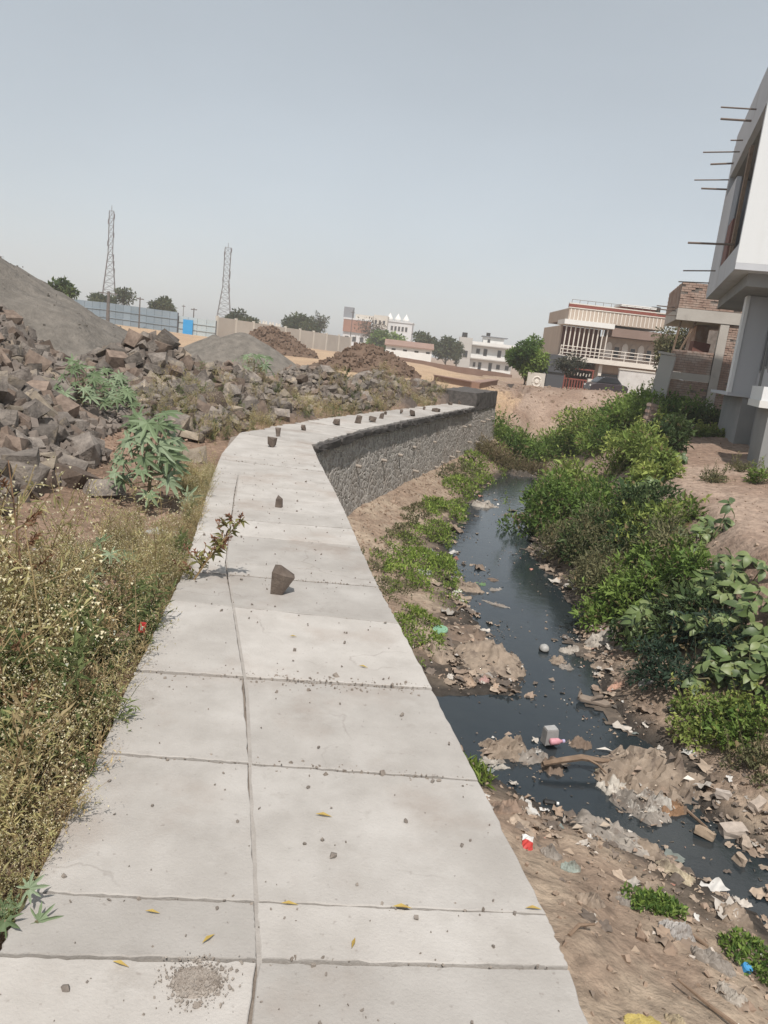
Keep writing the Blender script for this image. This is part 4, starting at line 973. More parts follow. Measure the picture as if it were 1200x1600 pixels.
# parked dark car, seen over the bushes
M['carpaint'] = material('carpaint', (0.045, 0.035, 0.04), rough=.25, spec=.5)
p = atY(912, 616, 47)
car = empty('parked_car', (p[0] + .1, 47, float(terr(p[0] + 1, 47))), R(4)); tag(car, 'dark parked car half hidden by bushes before the cream house', 'car')
MB().prism([(0, .3), (2.3, .3), (2.35, .6), (2.2, .74), (1.95, .8), (.35, .78), (.05, .66)], -.7, .7).build('body', M['carpaint'], car, bevel=.04)
MB().prism([(.35, .79), (1.95, .81), (1.6, 1.16), (.75, 1.16)], -.62, .62).build('cabin', M['glass'], car, bevel=.04)
MB().bx(.72, 1.62, -.6, .6, 1.162, 1.19).build('roof', M['carpaint'], car, bevel=.01)
for wx in (.45, 1.85):
    for wy in (-.68, .5):
        o = MB().cyl((wx, wy, .27), (wx, wy + .18, .27), .27, n=14).build('wheel', M['dark'], car); MB().cyl((wx, wy - .01, .27), (wx, wy + .19, .27), .15, n=10).build('rim', M['slate'], o)
for wy in (-.55, .55): MB().box((.03, wy, .6), (.08, .2, .1)).build('headlight', M['white'], car)

# low dark stone enclosure left of the raised wall end
p0 = atY(683, 593, 41); p1 = atY(742, 606, 37); p2 = atY(715, 590, 46)
root = empty('low_stone_wall', (p0[0], 41, 0)); tag(root, 'low brown wall with a flat capping in the field beyond the raised wall end', 'wall')
inv = Matrix.Translation(-root.location)
for a, b_ in ((p0, p1), (p1, p2 + np.array([2.2, 0, 0]))):
    d = b_ - a; ln = math.hypot(d[0], d[1]); c = (a + b_) / 2; g = float(terr(c[0], c[1]))
    o = MB().box((0, 0, .05), (ln, .4, .42)).build('stone_course', M['earthwall'], root); o.matrix_parent_inverse = inv; o.location = (c[0], c[1], g); o.rotation_euler = (0, 0, math.atan2(d[1], d[0]))
    o = MB().box((0, 0, .29), (ln, .5, .05)).build('capping', M['rust'], root); o.matrix_parent_inverse = inv; o.location = (c[0], c[1], g); o.rotation_euler = (0, 0, math.atan2(d[1], d[0]))

# ================================================================== half-built brick house
M['brick'] = material('brick', (0.29, 0.19, 0.15), (0.44, 0.33, 0.27), 3.2, .9, .006, 30, c3=(0.42, 0.34, 0.29), scale3=1.6, thr3=(.52, .62))
M['brickmortar'] = material('brickmortar', (0.13, 0.11, 0.095), (0.24, 0.205, 0.18), 5, .95)
M['rawconcrete'] = material('rawconcrete', (0.42, 0.385, 0.345), (0.50, 0.465, 0.42), 1.3, .9, .004, 18, c3=(.30, .27, .24), scale3=.8, thr3=(.6, .75))
def brick_panel(root, x0, x1, z0, z1, y, t=.2, seed=0):
    """wall panel facing -y: mortar core with every brick standing proud"""
    MB().bx(x0, x1, y + .012, y + t, z0, z1).build('mortar_core', M['brickmortar'], root)
    rs = np.random.RandomState(seed); m_ = MB(); bh = .078; n = max(1, int((z1 - z0) / bh)); bh = (z1 - z0) / n
    for r_ in range(n):
        x = x0 - (.115 if r_ % 2 else 0)
        while x < x1:
            a, b2 = max(x, x0) + .006, min(x + .23, x1) - .006
            if b2 - a > .03 and rs.rand() > .07:
                m_.bx(a, b2, y - rs.uniform(-.006, .022), y + .04, z0 + r_ * bh + .006, z0 + (r_ + 1) * bh - .006)
            x += .23
    o = m_.build('brickwork', M['brick'], root); o['kind'] = 'stuff'
BY = 28.0; p = atY(1034, 640, BY)
gz = float(terr(p[0], BY)); root = empty('brick_house', (p[0], BY, gz), R(-13)); tag(root, 'half-built brick house with raw concrete beams, left of the white building', 'house')
bz = 0.42 - gz
brick_panel(root, -.1, 1.40, bz - .5, bz + 1.15, 0, seed=1)       # lower left wall
MB().bx(-.15, 1.40, -.04, .22, bz + 1.16, bz + 1.42).build('tie_beam', M['rawconcrete'], root)
brick_panel(root, 0.0, 1.38, bz + 1.43, bz + 2.2, 0, seed=2)      # balcony parapet
MB().bx(1.41, 1.70, -.06, .24, bz - .1, bz + 3.2).build('column', M['rawconcrete'], root)
brick_panel(root, 1.71, 3.6, bz + .05, bz + 3.2, .0, seed=3)     # right wall
MB().bx(1.71, 3.6, -.03, .22, bz - .5, bz + .04).build('plinth_beam', M['rawconcrete'], root)
MB().bx(-.1, 3.7, -.08, 4, bz + 3.22, bz + 3.62).build('floor_slab', M['rawconcrete'], root)
brick_panel(root, -.1, 3.7, bz + 3.63, bz + 4.5, -.05, seed=4)    # upper parapet
m_ = MB()
for k in range(11):
    for q in range(17):
        y_ = .16 + q * .235 - (.115 if k % 2 else 0); m_.bx(-.1 - .008 * ((q * 7 + k * 3) % 3), .1, y_ + .006, y_ + .229, bz + 3.635 + k * .0785, bz + 3.705 + k * .0785)
m_.build('brickwork', M['brick'], root)['kind'] = 'stuff'; MB().bx(-.085, .095, .16, 4.0, bz + 3.63, bz + 4.48).build('mortar_core', M['brickmortar'], root)
MB().bx(.85, 1.3, 1.6, 3.8, bz + 1.2, bz + 3.2).build('inner_wall', M['brick'], root)
MB().bx(-.1, 3.6, 3.9, 4.1, bz - .5, bz + 1.1).build('rear_wall', M['brickmortar'], root)
MB().bx(-.1, .12, .23, 3.9, bz - .5, bz + 1.1).build('side_wall', M['brickmortar'], root)
MB().bx(3.4, 3.6, .25, 3.9, bz - .5, bz + 3.2).build('side_wall', M['brick'], root)
MB().box((.95, .7, bz + 2.35), (.6, .4, .4), (0, .08, .2)).build('water_trough', M['recess'], root)
for i, z in enumerate((3.35, 3.55, 3.7)): MB().cyl((-.05, .1 + .4 * i, bz + z), (-.75, .05 + .4 * i, bz + z), .022, n=5).build('rebar', M['steel'], root)
for i, (a, b2) in enumerate([((-.05, .1, 1.45), (.1, .1, 3.2)), ((.25, .1, 2.2), (.6, .1, 3.2))]): MB().cyl((a[0], a[1], bz + a[2]), (b2[0], b2[1], bz + b2[2]), .04, n=5).build('prop', M['wood'], root)
# grey shuttering panel at its left
p = atY(1028, 640, 27)
o = empty('grey_panel', (p[0], 27.2, float(terr(p[0], 27.2))), R(-30)); tag(o, 'narrow grey plastered wall end leaning beside the brick house', 'wall')
MB().box((0, 0, 1.05), (.5, .18, 2.5), (0, R(4), 0)).build('wall_panel', M['stair'], o); MB().box((0.02, 0, 2.36), (.56, .24, .08), (0, R(4), 0)).build('coping', M['rawconcrete'], o)
# sloped brown roof piece behind the white building's far corner
p = atY(1091, 452, 36)
o = empty('rooftop_shed', (p[0], 36, 0), R(-20)); tag(o, 'brown sloped rooftop shelter with white wall behind the brick parapet', 'shelter')
MB().prism([(0, p[2] - .6), (1.9, p[2] - .6), (1.9, p[2] + 1.75), (1.0, p[2] + 1.4)], 0, .15).build('gable', M['umber'], o)
MB().bx(.7, 1.6, -.3, -.02, p[2] - .5, p[2] + .55).build('wall_panel', M['white'], o)
MB().bx(0.1, 3, .2, 3, 0, p[2] - .62).build('support_wall', M['brickmortar'], o)
MB().box((1.42, .1, p[2] + 1.64), (1.1, .6, .08), (0, -R(21), 0)).build('roof_sheet', M['white'], o)

# ================================================================== tall white building at the right
A0 = at(1150, 410, 4.2); A1 = at(1104, 460, 4.2)
e2 = (A1 - A0)[:2]; dep = np.linalg.norm(e2); e2 = e2 / dep; rz = math.atan2(e2[1], e2[0]) - math.pi / 2
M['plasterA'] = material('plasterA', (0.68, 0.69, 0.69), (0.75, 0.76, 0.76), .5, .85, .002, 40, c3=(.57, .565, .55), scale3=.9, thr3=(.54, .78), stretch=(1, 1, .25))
M['plasterShaded'] = material('plasterShaded', (0.47, 0.48, 0.50), (0.53, 0.54, 0.56), .6, .85, .002, 40, c3=(.38, .375, .37), scale3=1.1, thr3=(.56, .78), stretch=(1, 1, .3))  # white plaster greyed, with the shade of side and lower walls coloured in
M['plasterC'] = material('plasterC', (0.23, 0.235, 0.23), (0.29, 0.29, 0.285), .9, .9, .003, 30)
g = 0.2; root = wb = empty('white_building', (A0[0], A0[1], g), rz); tag(root, 'tall white plastered building with overhanging upper floors and protruding steel bars, right edge', 'building')
D = dep; z0 = 4.2 - g; zt = 8.45 - g
# upper floors (local: x to the right along the camera-facing wall, y away from the camera)
MB().bx(0, 2.05, 0, .2, z0, zt + 1.2).build('front_wall', M['plasterA'], root)
MB().bx(2.35, 7, 0, .2, z0, zt + 1.2).build('front_wall', M['plasterA'], root)
MB().bx(2.05, 2.35, .0, .2, z0, z0 + 1.6).build('front_wall', M['plasterA'], root)
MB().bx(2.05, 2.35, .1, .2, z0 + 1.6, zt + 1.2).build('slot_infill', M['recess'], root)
MB().bx(2.06, 2.34, .06, .095, z0 + 1.6, z0 + 1.95).build('slot_brick', M['brick'], root)
MB().bx(0, 7, .0, D, z0 - .14, z0 - .002).build('overhang_slab', M['plasterShaded'], root)
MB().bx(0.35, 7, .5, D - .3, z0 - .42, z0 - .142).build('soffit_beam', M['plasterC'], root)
MB().bx(0, .14, .2, D, z0, z0 + .42).build('side_kerb', M['plasterShaded'], root)
MB().bx(0, .14, .2, D, zt - .95, zt + .25).build('side_parapet', M['plasterShaded'], root)
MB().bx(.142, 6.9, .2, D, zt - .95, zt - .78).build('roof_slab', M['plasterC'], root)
MB().bx(0, .2, D - .25, D, z0 + .42, zt - .95).build('corner_column', M['plasterShaded'], root)
MB().bx(1.0, 1.2, .2, D, z0, zt - .95).build('inner_wall', M['plasterShaded'], root)
MB().bx(0, .12, D * .60, D - .25, z0 + .42, zt - 1.5).build('side_wall', M['plasterShaded'], root)
MB().bx(.01, .09, D * .30, D * .34, z0 + .42, zt - 1.3).build('window_mullion', M['wood'], root)
MB().bx(.02, .1, D * .45, D * .60, z0 + .45, z0 + 1.5).build('window', M['recess'], root)
MB().bx(.0, 7, D, D + .2, z0, zt).build('rear_wall', M['plasterShaded'], root)
# ground floor, set back
MB().bx(.70, 1.22, 2.3, 2.7, 1.2, z0 - .43).build('corner_pier', M['plasterShaded'], root)
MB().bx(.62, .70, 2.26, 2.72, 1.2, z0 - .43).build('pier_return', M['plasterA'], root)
MB().bx(1.222, 7, .12, D - .5, 1.2, z0 - .43).build('lower_wall', M['plasterShaded'], root)
for wy, wz, wh in ((1.62, 1.75, 1.15), (1.02, 1.85, 1.35), (.40, 1.75, 1.4)):
    o = MB().bx(1.19, 1.225, wy, wy + .34, wz, wz + wh).build('window', M['plasterC'], root); MB().bx(1.18, 1.189, wy + .04, wy + .30, wz + .05, wz + wh - .05).build('pane', M['glass'], o)
MB().bx(1.17, 1.221, 1.42, 1.52, 1.2, z0 - .45).build('pilaster', M['plasterC'], root)
MB().bx(.62, 1.224, 2.26, D - .4, 1.12, 1.198).build('floor_ledge', M['plasterShaded'], root); MB().bx(1.225, 7, .1, D - .4, 1.12, 1.198).build('floor_ledge', M['plasterShaded'], root)
MB().bx(1.0, 7, 2.32, D - .6, -1.0, 1.118).build('plinth', M['plasterC'], root)
MB().bx(1.35, 7, .12, 2.318, -1.0, 1.118).build('plinth', M['plasterC'], root)
MB().bx(.78, 2.6, -1.9, -.3, 1.0, 1.14).build('porch_slab', M['white'], root); MB().bx(.80, .94, -1.88, -.32, 1.142, 1.42).build('porch_kerb', M['plasterA'], root)
MB().bx(1.0, 2.6, -1.8, -.32, -1.0, .998).build('porch_base', M['plasterC'], root)
# steel bars sticking out of the stream-side face
def bar_at(px0, py0, px1, py1):
    """bar whose root lies on the stream-side face"""
    d = ray(px1, py1); n_ = np.array([-math.cos(rz), -math.sin(rz), 0]); A = np.array([A0[0], A0[1], 0]); t = ((A - CP) @ n_) / (d @ n_)
    return CP + d * t
BARS = [(1136, 169, 1182), (1134, 187, 1174), (1145, 217, 1161), (1108, 235, 1156), (1116, 253, 1146), (1090, 287, 1135), (1098, 302, 1132), (1083, 380, 1142), (1073, 421, 1118), (1061, 447, 1102)]
for xa, ya, xb in BARS:
    P1 = bar_at(xa, ya, xb, ya + 2); dist = np.linalg.norm(P1 - CP); ln = (xb - xa) * dist / FPX * 0.93
    a = Vector((P1[0] - A0[0], P1[1] - A0[1], P1[2] - g)); a.rotate(Euler((0, 0, -rz)))
    a.y = min(a.y, D - .06); MB().cyl((.05, a.y, a.z), (-ln, a.y - .05 + .06 * math.sin(xa), a.z - .03 + .05 * math.sin(ya * 3.1)), .018 + .008 * (xa % 3 == 0), n=6).build('rebar', M['steel'], root)

# ================================================================== vegetation
def unit(a): return a / (np.linalg.norm(a, axis=-1, keepdims=True) + 1e-9)
def leafcards(P, D, N_, L_, W_, C, fold=0.25):
    """folded four-point leaves: P base points, D long axis, N_ rough normal"""
    D = unit(D); S = unit(np.cross(D, N_)); Nn = np.cross(S, D)
    L_ = np.broadcast_to(np.asarray(L_, float), (len(P),))[:, None]; W_ = np.broadcast_to(np.asarray(W_, float), (len(P),))[:, None]
    mid = P + D * L_ * 0.45
    V = np.stack([P, mid + S * W_ / 2 + Nn * W_ * fold, P + D * L_ - Nn * L_ * 0.12, mid - S * W_ / 2 + Nn * W_ * fold], 1).reshape(-1, 3)
    b = np.arange(len(P))[:, None] * 4
    F = np.concatenate([b + np.array([[0, 2, 1]]), b + np.array([[0, 3, 2]])], 1).reshape(-1, 3)
    return V, F, np.repeat(C, 4, 0)
def join(parts):
    Vs, Fs, Cs, n = [], [], [], 0
    for V, F, C in parts:
        Vs.append(V); Fs.append(F + n); Cs.append(C); n += len(V)
    return np.vstack(Vs), np.vstack(Fs), np.vstack(Cs)
def ribbon(pts, w, col):
    """three-sided stem"""
    pts = np.asarray(pts, float); k = len(pts); w = np.broadcast_to(np.asarray(w, float), (k,))
    V = []
    for i in range(k):
        for t in (0, 2.094, 4.189): V.append(pts[i] + np.array([math.cos(t), math.sin(t), 0]) * w[i])
    F = []
    for i in range(k - 1):
        for j in range(3):
            a, b, c, d = i * 3 + j, i * 3 + (j + 1) % 3, (i + 1) * 3 + (j + 1) % 3, (i + 1) * 3 + j
            F += [(a, b, c), (a, c, d)]
    return np.array(V), np.array(F), np.tile(np.asarray(col, float), (3 * k, 1))
TET = np.array([(1, 1, 1), (1, -1, -1), (-1, 1, -1), (-1, -1, 1)]) * 0.58
TETF = np.array([(0, 1, 2), (0, 2, 3), (0, 3, 1), (1, 3, 2)])
def dots(P, r, col):
    r = np.broadcast_to(np.asarray(r, float), (len(P),))
    V = (P[:, None] + TET[None] * r[:, None, None]).reshape(-1, 3); F = (np.arange(len(P))[:, None, None] * 4 + TETF[None]).reshape(-1, 3)
    return V, F, np.repeat(np.broadcast_to(col, (len(P), 3)), 4, 0)
def weed_template(seed, h=0.55, nb=7, nl=34, nf=30, stem=(.36, .28, .15), leafc=((.30, .29, .13), (.48, .42, .22)), flc=(.50, .46, .33), leafL=.042, lean=.32):
    rs = np.random.RandomState(seed); parts = []
    ln = rs.uniform(-lean, lean, 2)
    def sp(t): return np.stack([ln[0] * h * t ** 1.6, ln[1] * h * t ** 1.6, h * t], -1)
    parts.append(ribbon(sp(np.linspace(0, 1, 5)), np.linspace(.005, .0018, 5), stem))
    lp, ld, fp = [], [], []
    for i in range(nb):
        t0 = rs.uniform(.15, .85); a = rs.uniform(0, 6.28); L_ = h * rs.uniform(.25, .5) * (1.15 - t0 * .5)
        p0 = sp(np.array([t0]))[0]; d = np.array([math.cos(a), math.sin(a), rs.uniform(.6, 1.4)]); d /= np.linalg.norm(d)
        p1 = p0 + d * L_; pm = (p0 + p1) / 2 - np.array([0, 0, .08 * L_])
        parts.append(ribbon([p0, pm, p1], [.0026, .002, .0014], stem))
        for k in range(nl // nb):
            t = rs.uniform(.2, 1); lp.append(p0 + (p1 - p0) * t); ld.append(d * .3 + rs.randn(3) * .7)
        for k in range(nf // nb):
            fp.append(p1 + rs.randn(3) * np.array([.045, .045, .03]))
    for k in range(nl // 2):
        t = rs.uniform(0.02, .8); lp.append(sp(np.array([t]))[0]); a = rs.uniform(0, 6.28); ld.append(np.array([math.cos(a), math.sin(a), rs.uniform(-.2, .5)]))
    lp = np.array(lp); ld = np.array(ld); c0, c1 = np.array(leafc[0]), np.array(leafc[1]); tt = rs.rand(len(lp), 1)
    parts.append(leafcards(lp, ld, rs.randn(len(lp), 3) * .4 + np.array([0, 0, 1]), leafL * rs.uniform(.6, 1.5, len(lp)), leafL * .25 * rs.uniform(.7, 1.3, len(lp)), c0 * (1 - tt) + c1 * tt))
    if fp: parts.append(dots(np.array(fp), rs.uniform(.004, .0075, len(fp)), flc))
    return join(parts)
def place(temps, pos, scl, rs, cj=.25, tint=None):
    parts = []
    for i, p in enumerate(pos):
        V, F, C = temps[rs.randint(len(temps))]; a = rs.uniform(0, 6.28); c, s = math.cos(a), math.sin(a)
        Rm = np.array([[c, -s, 0], [s, c, 0], [0, 0, 1]])
        cc = C * 1.12 * rs.uniform(1 - cj, 1 + cj)
        if tint is not None: cc = cc * tint[i]
        parts.append((V @ Rm.T * scl[i] + p, F, cc))
    return join(parts)
STRAW = dict(stem=(.30, .21, .11), leafc=((.40, .31, .165), (.56, .46, .27)), flc=(.46, .36, .22))
T_olive = [weed_template(500 + i, .58, 12, 40, 72, flc=(.66, .61, .44)) for i in range(3)] + [weed_template(510 + i, .62, 12, 44, 36, flc=(.5, .45, .3)) for i in range(4)]
T_straw = [weed_template(520 + i, .52, 11, 34, 40, **STRAW) for i in range(5)]
T_green = [weed_template(540 + i, .42, 7, 50, 8, stem=(.12, .13, .06), leafc=((.11, .15, .055), (.20, .23, .10)), flc=(.5, .5, .42), leafL=.06) for i in range(5)]
# the weed strip beside the near path
rs = np.random.RandomState(31); pos, scl, kinds = [], [], []
for i in range(2500):
    y = 0.7 + 8.2 * rs.rand() ** 1.5
    w = np.interp(y, [0.5, 1.6, 3, 5, 6.5, 9], [1.0, 1.2, 1.25, .62, .38, .3])
    d = max(.015, w * rs.rand() ** .95 - 0.03 + .06 * math.sin(y * 5) + .04 * rs.randn()); x = xQ(y) - d
    if d > w * .35 and y > 2.6 and fbm(x * 2, y * 2, 91, 2) < .0: continue
    s = rs.uniform(.65, 1.25) * np.interp(y, [0.5, 1.5, 3, 6, 9], [.52, .66, .66, .5, .42]) * np.interp(d, [0, .25, 1], [.62, .95, 1.05])
    s *= .55 + .85 * float(vnoise(x * 1.9, y * 1.9, 97)) + (.75 if rs.rand() < .06 else 0)
    pos.append((x, y, float(left_h(np.array(x), np.array(y))) - .02)); scl.append(s)
    k = fbm(x * 1.6, y * 1.6, 95, 2) + rs.randn() * .22
    k += np.interp(y, [1, 2, 3], [.25, .1, -.08])
    kinds.append(0 if k < .06 else (1 if k < .2 else 2))
pos = np.array(pos); scl = np.array(scl); kinds = np.array(kinds)
sets = []
for k, T in ((0, T_olive), (1, T_straw), (2, T_green)):
    q = kinds == k
    sets.append(place(T, pos[q], scl[q], rs))
# behind the strip: farther weeds along the wall-top path
pos2, scl2 = [], []
for i in range(650):
    y = rs.uniform(10.8, 25.0); d = rs.rand() ** 1.3 * np.interp(y, [11, 14, 20, 25], [1.3, 1.6, 1.3, .8]) + .12; x = xQ(y) - d
    pos2.append((x, y, float(left_h(np.array(x), np.array(y))) - .02)); scl2.append(rs.uniform(.4, .75))
sets.append(place(T_olive + T_olive + T_green + T_straw[:2], np.array(pos2), np.array(scl2), rs))
V, F, C = join(sets)
tag(npobj('dry_weeds', V, F, M['dry'], C=C), 'mass of dry flowering weeds along the left edge of the path', 'weeds', kind='stuff')
# ---------------------------------------------------------------- castor plants: big palmate leaves, each its own part
def castor_leaf(name, col, seed):
    rs = np.random.RandomState(seed); n = 8; V = [(0, 0, 0)]; F = []; outline = []
    for i in range(n):
        a = -2.45 + 4.9 * i / (n - 1); L_ = 1.0 - .32 * abs(a) / 2.45 + rs.uniform(-.06, .06)
        hw = .20
        for da, r_ in ((-hw, .42), (-hw * .62, .70), (0, 1.0), (hw * .62, .70), (hw, .42)):
            outline.append((a + da * .95, r_ * L_))
    for a, r_ in outline: V.append((r_ * math.sin(a), r_ * math.cos(a), -.22 * r_ ** 2 + .05 * math.sin(a * 8)))
    for i in range(1, len(outline)): F.append((0, i + 1, i))
    me = bpy.data.meshes.new(name); me.from_pydata(V, [], F); me.materials.append(material('castor_' + str(seed), col, tuple(c * 1.35 for c in col), 6, .55, trans=.25, spec=.3)); me.update(); return me
CL = [castor_leaf('leaf', c, 60 + i) for i, c in enumerate([(.17, .225, .125), (.21, .265, .165), (.12, .165, .085)])]
def turn(o, out, up=.75, lit=.55, jit=.25, rs=None):
    """leaf with its axis pointing outwards and its face turned up and to the sun"""
    out = Vector(out).normalized(); nn = (out * .25 + Vector((0, -lit, up)) + Vector(rs.randn(3)) * jit).normalized()
    ax = (out + Vector((0, 0, -.25)) + Vector(rs.randn(3)) * jit); ax = (ax - nn * ax.dot(nn)).normalized(); sd = ax.cross(nn)
    o.rotation_euler = Matrix((sd, ax, nn)).transposed().to_euler()
def castor(x, y, h, n, rl, lab, seed, spread=.6):
    rs = np.random.RandomState(seed); z = float(terr(x, y)); root = empty('castor_plant', (x, y, z)); tag(root, lab, 'plant', 'castor plants on the left')
    st = MB().tube([(0, 0, -.05), (.02, .01, h * .4), (.0, .04, h * .75)], [.018, .014, .008], 6)
    st.build('stem', M['stemg'], root)
    for i in range(n):
        a = i * 2.4 + rs.uniform(-.4, .4); t = (i + .6) / n; r_ = spread * (1.1 - .75 * t) * rs.uniform(.6, 1.05); zz = h * (.22 + .8 * t) + rs.uniform(-.05, .05)
        p = Vector((r_ * math.cos(a), r_ * math.sin(a), zz))
        o = link(bpy.data.objects.new('leaf', CL[rs.randint(3)]), root); o.location = p; s = rl * rs.uniform(.75, 1.2); o.scale = (s, s, s)
        turn(o, (math.cos(a), math.sin(a), 0), rs=rs)
        pt = MB().tube([(0, .0, h * (.15 + .6 * t)), tuple(p * .6 + Vector((0, 0, .03))), tuple(p)], [.006, .005, .004], 5); pt.build('petiole', M['stemg'], root)
M['stemg'] = material('stemg', (.12, .13, .06), (.17, .13, .08), 10, .7)
def gxy(px, py, z): p = at(px, py, z); return float(p[0]), float(p[1])
castor(*gxy(232, 735, .25), .85, 30, .2, 'tall castor plant with big palmate leaves beside the path edge', 1, .36)
castor(*gxy(128, 585, .75), .62, 26, .17, 'left castor plant growing on the grey sand among the rubble', 2, .45)
castor(*gxy(168, 590, .65), .55, 24, .17, 'right castor plant growing on the grey sand among the rubble', 3, .45)
castor(*gxy(180, 605, .55), .42, 18, .18, 'smallest castor plant in front of the pair on the grey sand', 4, .38)
castor(*gxy(160, 848, .15), .22, 8, .13, 'low young castor plant on the bare soil above the dry weeds', 5, .28)
castor(*gxy(392, 622, .25), .5, 12, .2, 'small dark castor plant among stones near the path bend', 6, .5)
castor(*gxy(25, 1400, .05), .16, 9, .06, 'small leafy green plant at the lower left corner by the path', 7, .13)
# ---------------------------------------------------------------- single tall weeds
def tall_weed(name, lab, px, py, z, h, lean, col, fcol, seed, n=10, leafc=None):
    x, y = gxy(px, py, z); rs = np.random.RandomState(seed); zz = float(terr(x, y)); root = empty(name, (x, y, zz)); tag(root, lab, 'weed')
    pts = [(lean[0] * t ** 1.4, lean[1] * t ** 1.4, h * t) for t in np.linspace(0, 1, 7)]
    MB().tube([(0, 0, -.04)] + pts[1:], list(np.linspace(.008, .003, 7)), 5).build('stem', material(name + '_stem', col, tuple(c * .7 for c in col), 20, .8), root)
    sp_, lf = [], []
    for i in range(n):
        t = rs.uniform(.3, 1.0); p = np.array([lean[0] * t ** 1.4, lean[1] * t ** 1.4, h * t]); a = rs.uniform(0, 6.28); d = np.array([math.cos(a), math.sin(a), 1.0]); d /= np.linalg.norm(d); L_ = rs.uniform(.1, .22) * (1.2 - t * .6)
        sp_.append(ribbon([p, p + d * L_ * .5, p + d * L_], [.003, .0025, .0015], col))
        P = p + d[None] * L_ * rs.uniform(.45, 1.1, (16, 1)); sp_.append(leafcards(P, d[None] + rs.randn(16, 3) * .6, rs.randn(16, 3), .028, .012, np.tile(fcol, (16, 1)) * rs.uniform(.7, 1.3, (16, 1))))
        if leafc is not None:
            P = p + d[None] * L_ * rs.uniform(0, .6, (5, 1)); lf.append(leafcards(P, d[None] + rs.randn(5, 3) * .5 - np.array([0, 0, .6]), rs.randn(5, 3) * .3 + np.array([0, 0, 1]), .07, .026, np.tile(leafc, (5, 1)) * rs.uniform(.7, 1.3, (5, 1))))
    V, F, C = join(sp_); npobj('seed_spikes', V, F, M['dry'], root, C)['kind'] = 'stuff'
    if lf: V, F, C = join(lf); npobj('foliage', V, F, M['foliage'], root, C)
tall_weed('tall_weed', 'reddish seeding weed leaning out over the path at the left', 285, 905, .0, .62, (.34, .1), (.26, .18, .09), (.28, .14, .09), 3, 18, (.22, .21, .08))
tall_weed('tall_weed', 'brown dry stalk standing at the left edge above the weeds', 45, 990, .1, .95, (-.15, .1), (.20, .12, .07), (.22, .12, .07), 5, 9)
tall_weed('tall_weed', 'second dry brown weed by the left frame edge, nearer the camera', 20, 1130, .05, .5, (-.1, .05), (.24, .15, .08), (.28, .17, .1), 6, 9)
tall_weed('tall_weed', 'green upright weed standing behind the path near the stones', 552, 628, .2, .62, (.03, .02), (.12, .13, .06), (.13, .14, .06), 8, 12, (.08, .11, .04))
tall_weed('tall_weed', 'slim green weed right of another behind the far path', 540, 625, .2, .75, (-.05, .02), (.12, .13, .06), (.13, .14, .06), 9, 12, (.08, .11, .04))
# ---------------------------------------------------------------- shrubs
def shrub(lab, x, y, rx, ry, h, n, leafL, cols, seed, asp=.45, name='shrub', nclump=14, z=None, group=None, droop=0.0, stemc=None, mat=None):
    rs = np.random.RandomState(seed); z = float(terr(x, y)) if z is None else z
    root = empty(name, (x, y, z)); tag(root, lab, 'bush' if name == 'shrub' else 'plant', group)
    cl = []
    for i in range(nclump):
        t = rs.uniform(0, 6.28); r_ = math.sqrt(rs.rand()); hh = rs.uniform(.25, 1.0) * (1 - .55 * r_ ** 2)
        cx, cy = x + rx * r_ * .8 * math.cos(t), y + ry * r_ * .8 * math.sin(t); cl.append((rx * r_ * .8 * math.cos(t), ry * r_ * .8 * math.sin(t), float(terr(cx, cy)) - z + h * hh * .85))
    cl = np.array(cl); k = rs.randint(nclump, size=n)
    rad = np.array([rx, ry, h * .75]) * .36
    off = unit(rs.randn(n, 3)) * (rs.rand(n, 1) ** .45)
    P = cl[k] + off * rad
    gz = terr(P[:, 0] + x, P[:, 1] + y) - z; P[:, 2] = np.maximum(P[:, 2], gz + .02)
    D = off * .8 + rs.randn(n, 3) * .5 + np.array([0, 0, .35 - droop]); N_ = off * .6 + rs.randn(n, 3) * .35 + np.array([0, 0, .9])
    cc = np.array(cols); ci = rs.rand(nclump) * (len(cols) - 1); f = ci[k] + rs.randn(n) * .25; f = np.clip(f, 0, len(cols) - 1); i0 = np.floor(f).astype(int); i1 = np.minimum(i0 + 1, len(cols) - 1); t = (f - i0)[:, None]
    C = (cc[i0] * (1 - t) + cc[i1] * t) * rs.uniform(.7, 1.35, (n, 1)); C[rs.rand(n) < .05] = (.26, .20, .11)
    s = leafL * rs.gamma(6, 1 / 6., n)
    parts = [leafcards(P, D, N_, s, s * asp, C)]
    for q in range(int(10 + 6 * h + 4 * rx)):      # loose shoots that break the outline
        c = cl[rs.randint(nclump)]; d = np.array([c[0] / rx * .7, c[1] / ry * .7, .55 + rs.rand()]) + rs.randn(3) * .35; d /= np.linalg.norm(d); L_ = (.28 + .3 * rs.rand()) * max(h, .5); e = c + d * L_ * 1.25
        parts.append(ribbon([c, (c + e) / 2 + rs.randn(3) * .02, e], [.006, .004, .002], (.16, .14, .08)))
        k2 = 14; t2 = rs.uniform(.35, 1.05, (k2, 1)); s2 = leafL * rs.uniform(.6, 1.2, k2); parts.append(leafcards(c + (e - c) * t2, d[None] * .5 + rs.randn(k2, 3) * .7, rs.randn(k2, 3) * .4 + np.array([0, 0, 1]), s2, s2 * asp, np.tile(cc[-1], (k2, 1)) * rs.uniform(.7, 1.25, (k2, 1))))
    V, F, C = join(parts)
    st = MB()
    for c in cl[::2]: st.tube([(c[0] * .25, c[1] * .25, float(terr(x + c[0] * .25, y + c[1] * .25)) - z - .05), tuple(c * .7 + np.array([0, 0, -.02])), tuple(c)], [.014, .008, .004], 4)
    st.build('stem', M['stemg'], root)
    npobj('foliage', V, F, mat or M['foliage'], root, C)
    return root
G1 = [(0.075, 0.133, 0.031), (0.135, 0.206, 0.046), (0.21, 0.291, 0.071)]
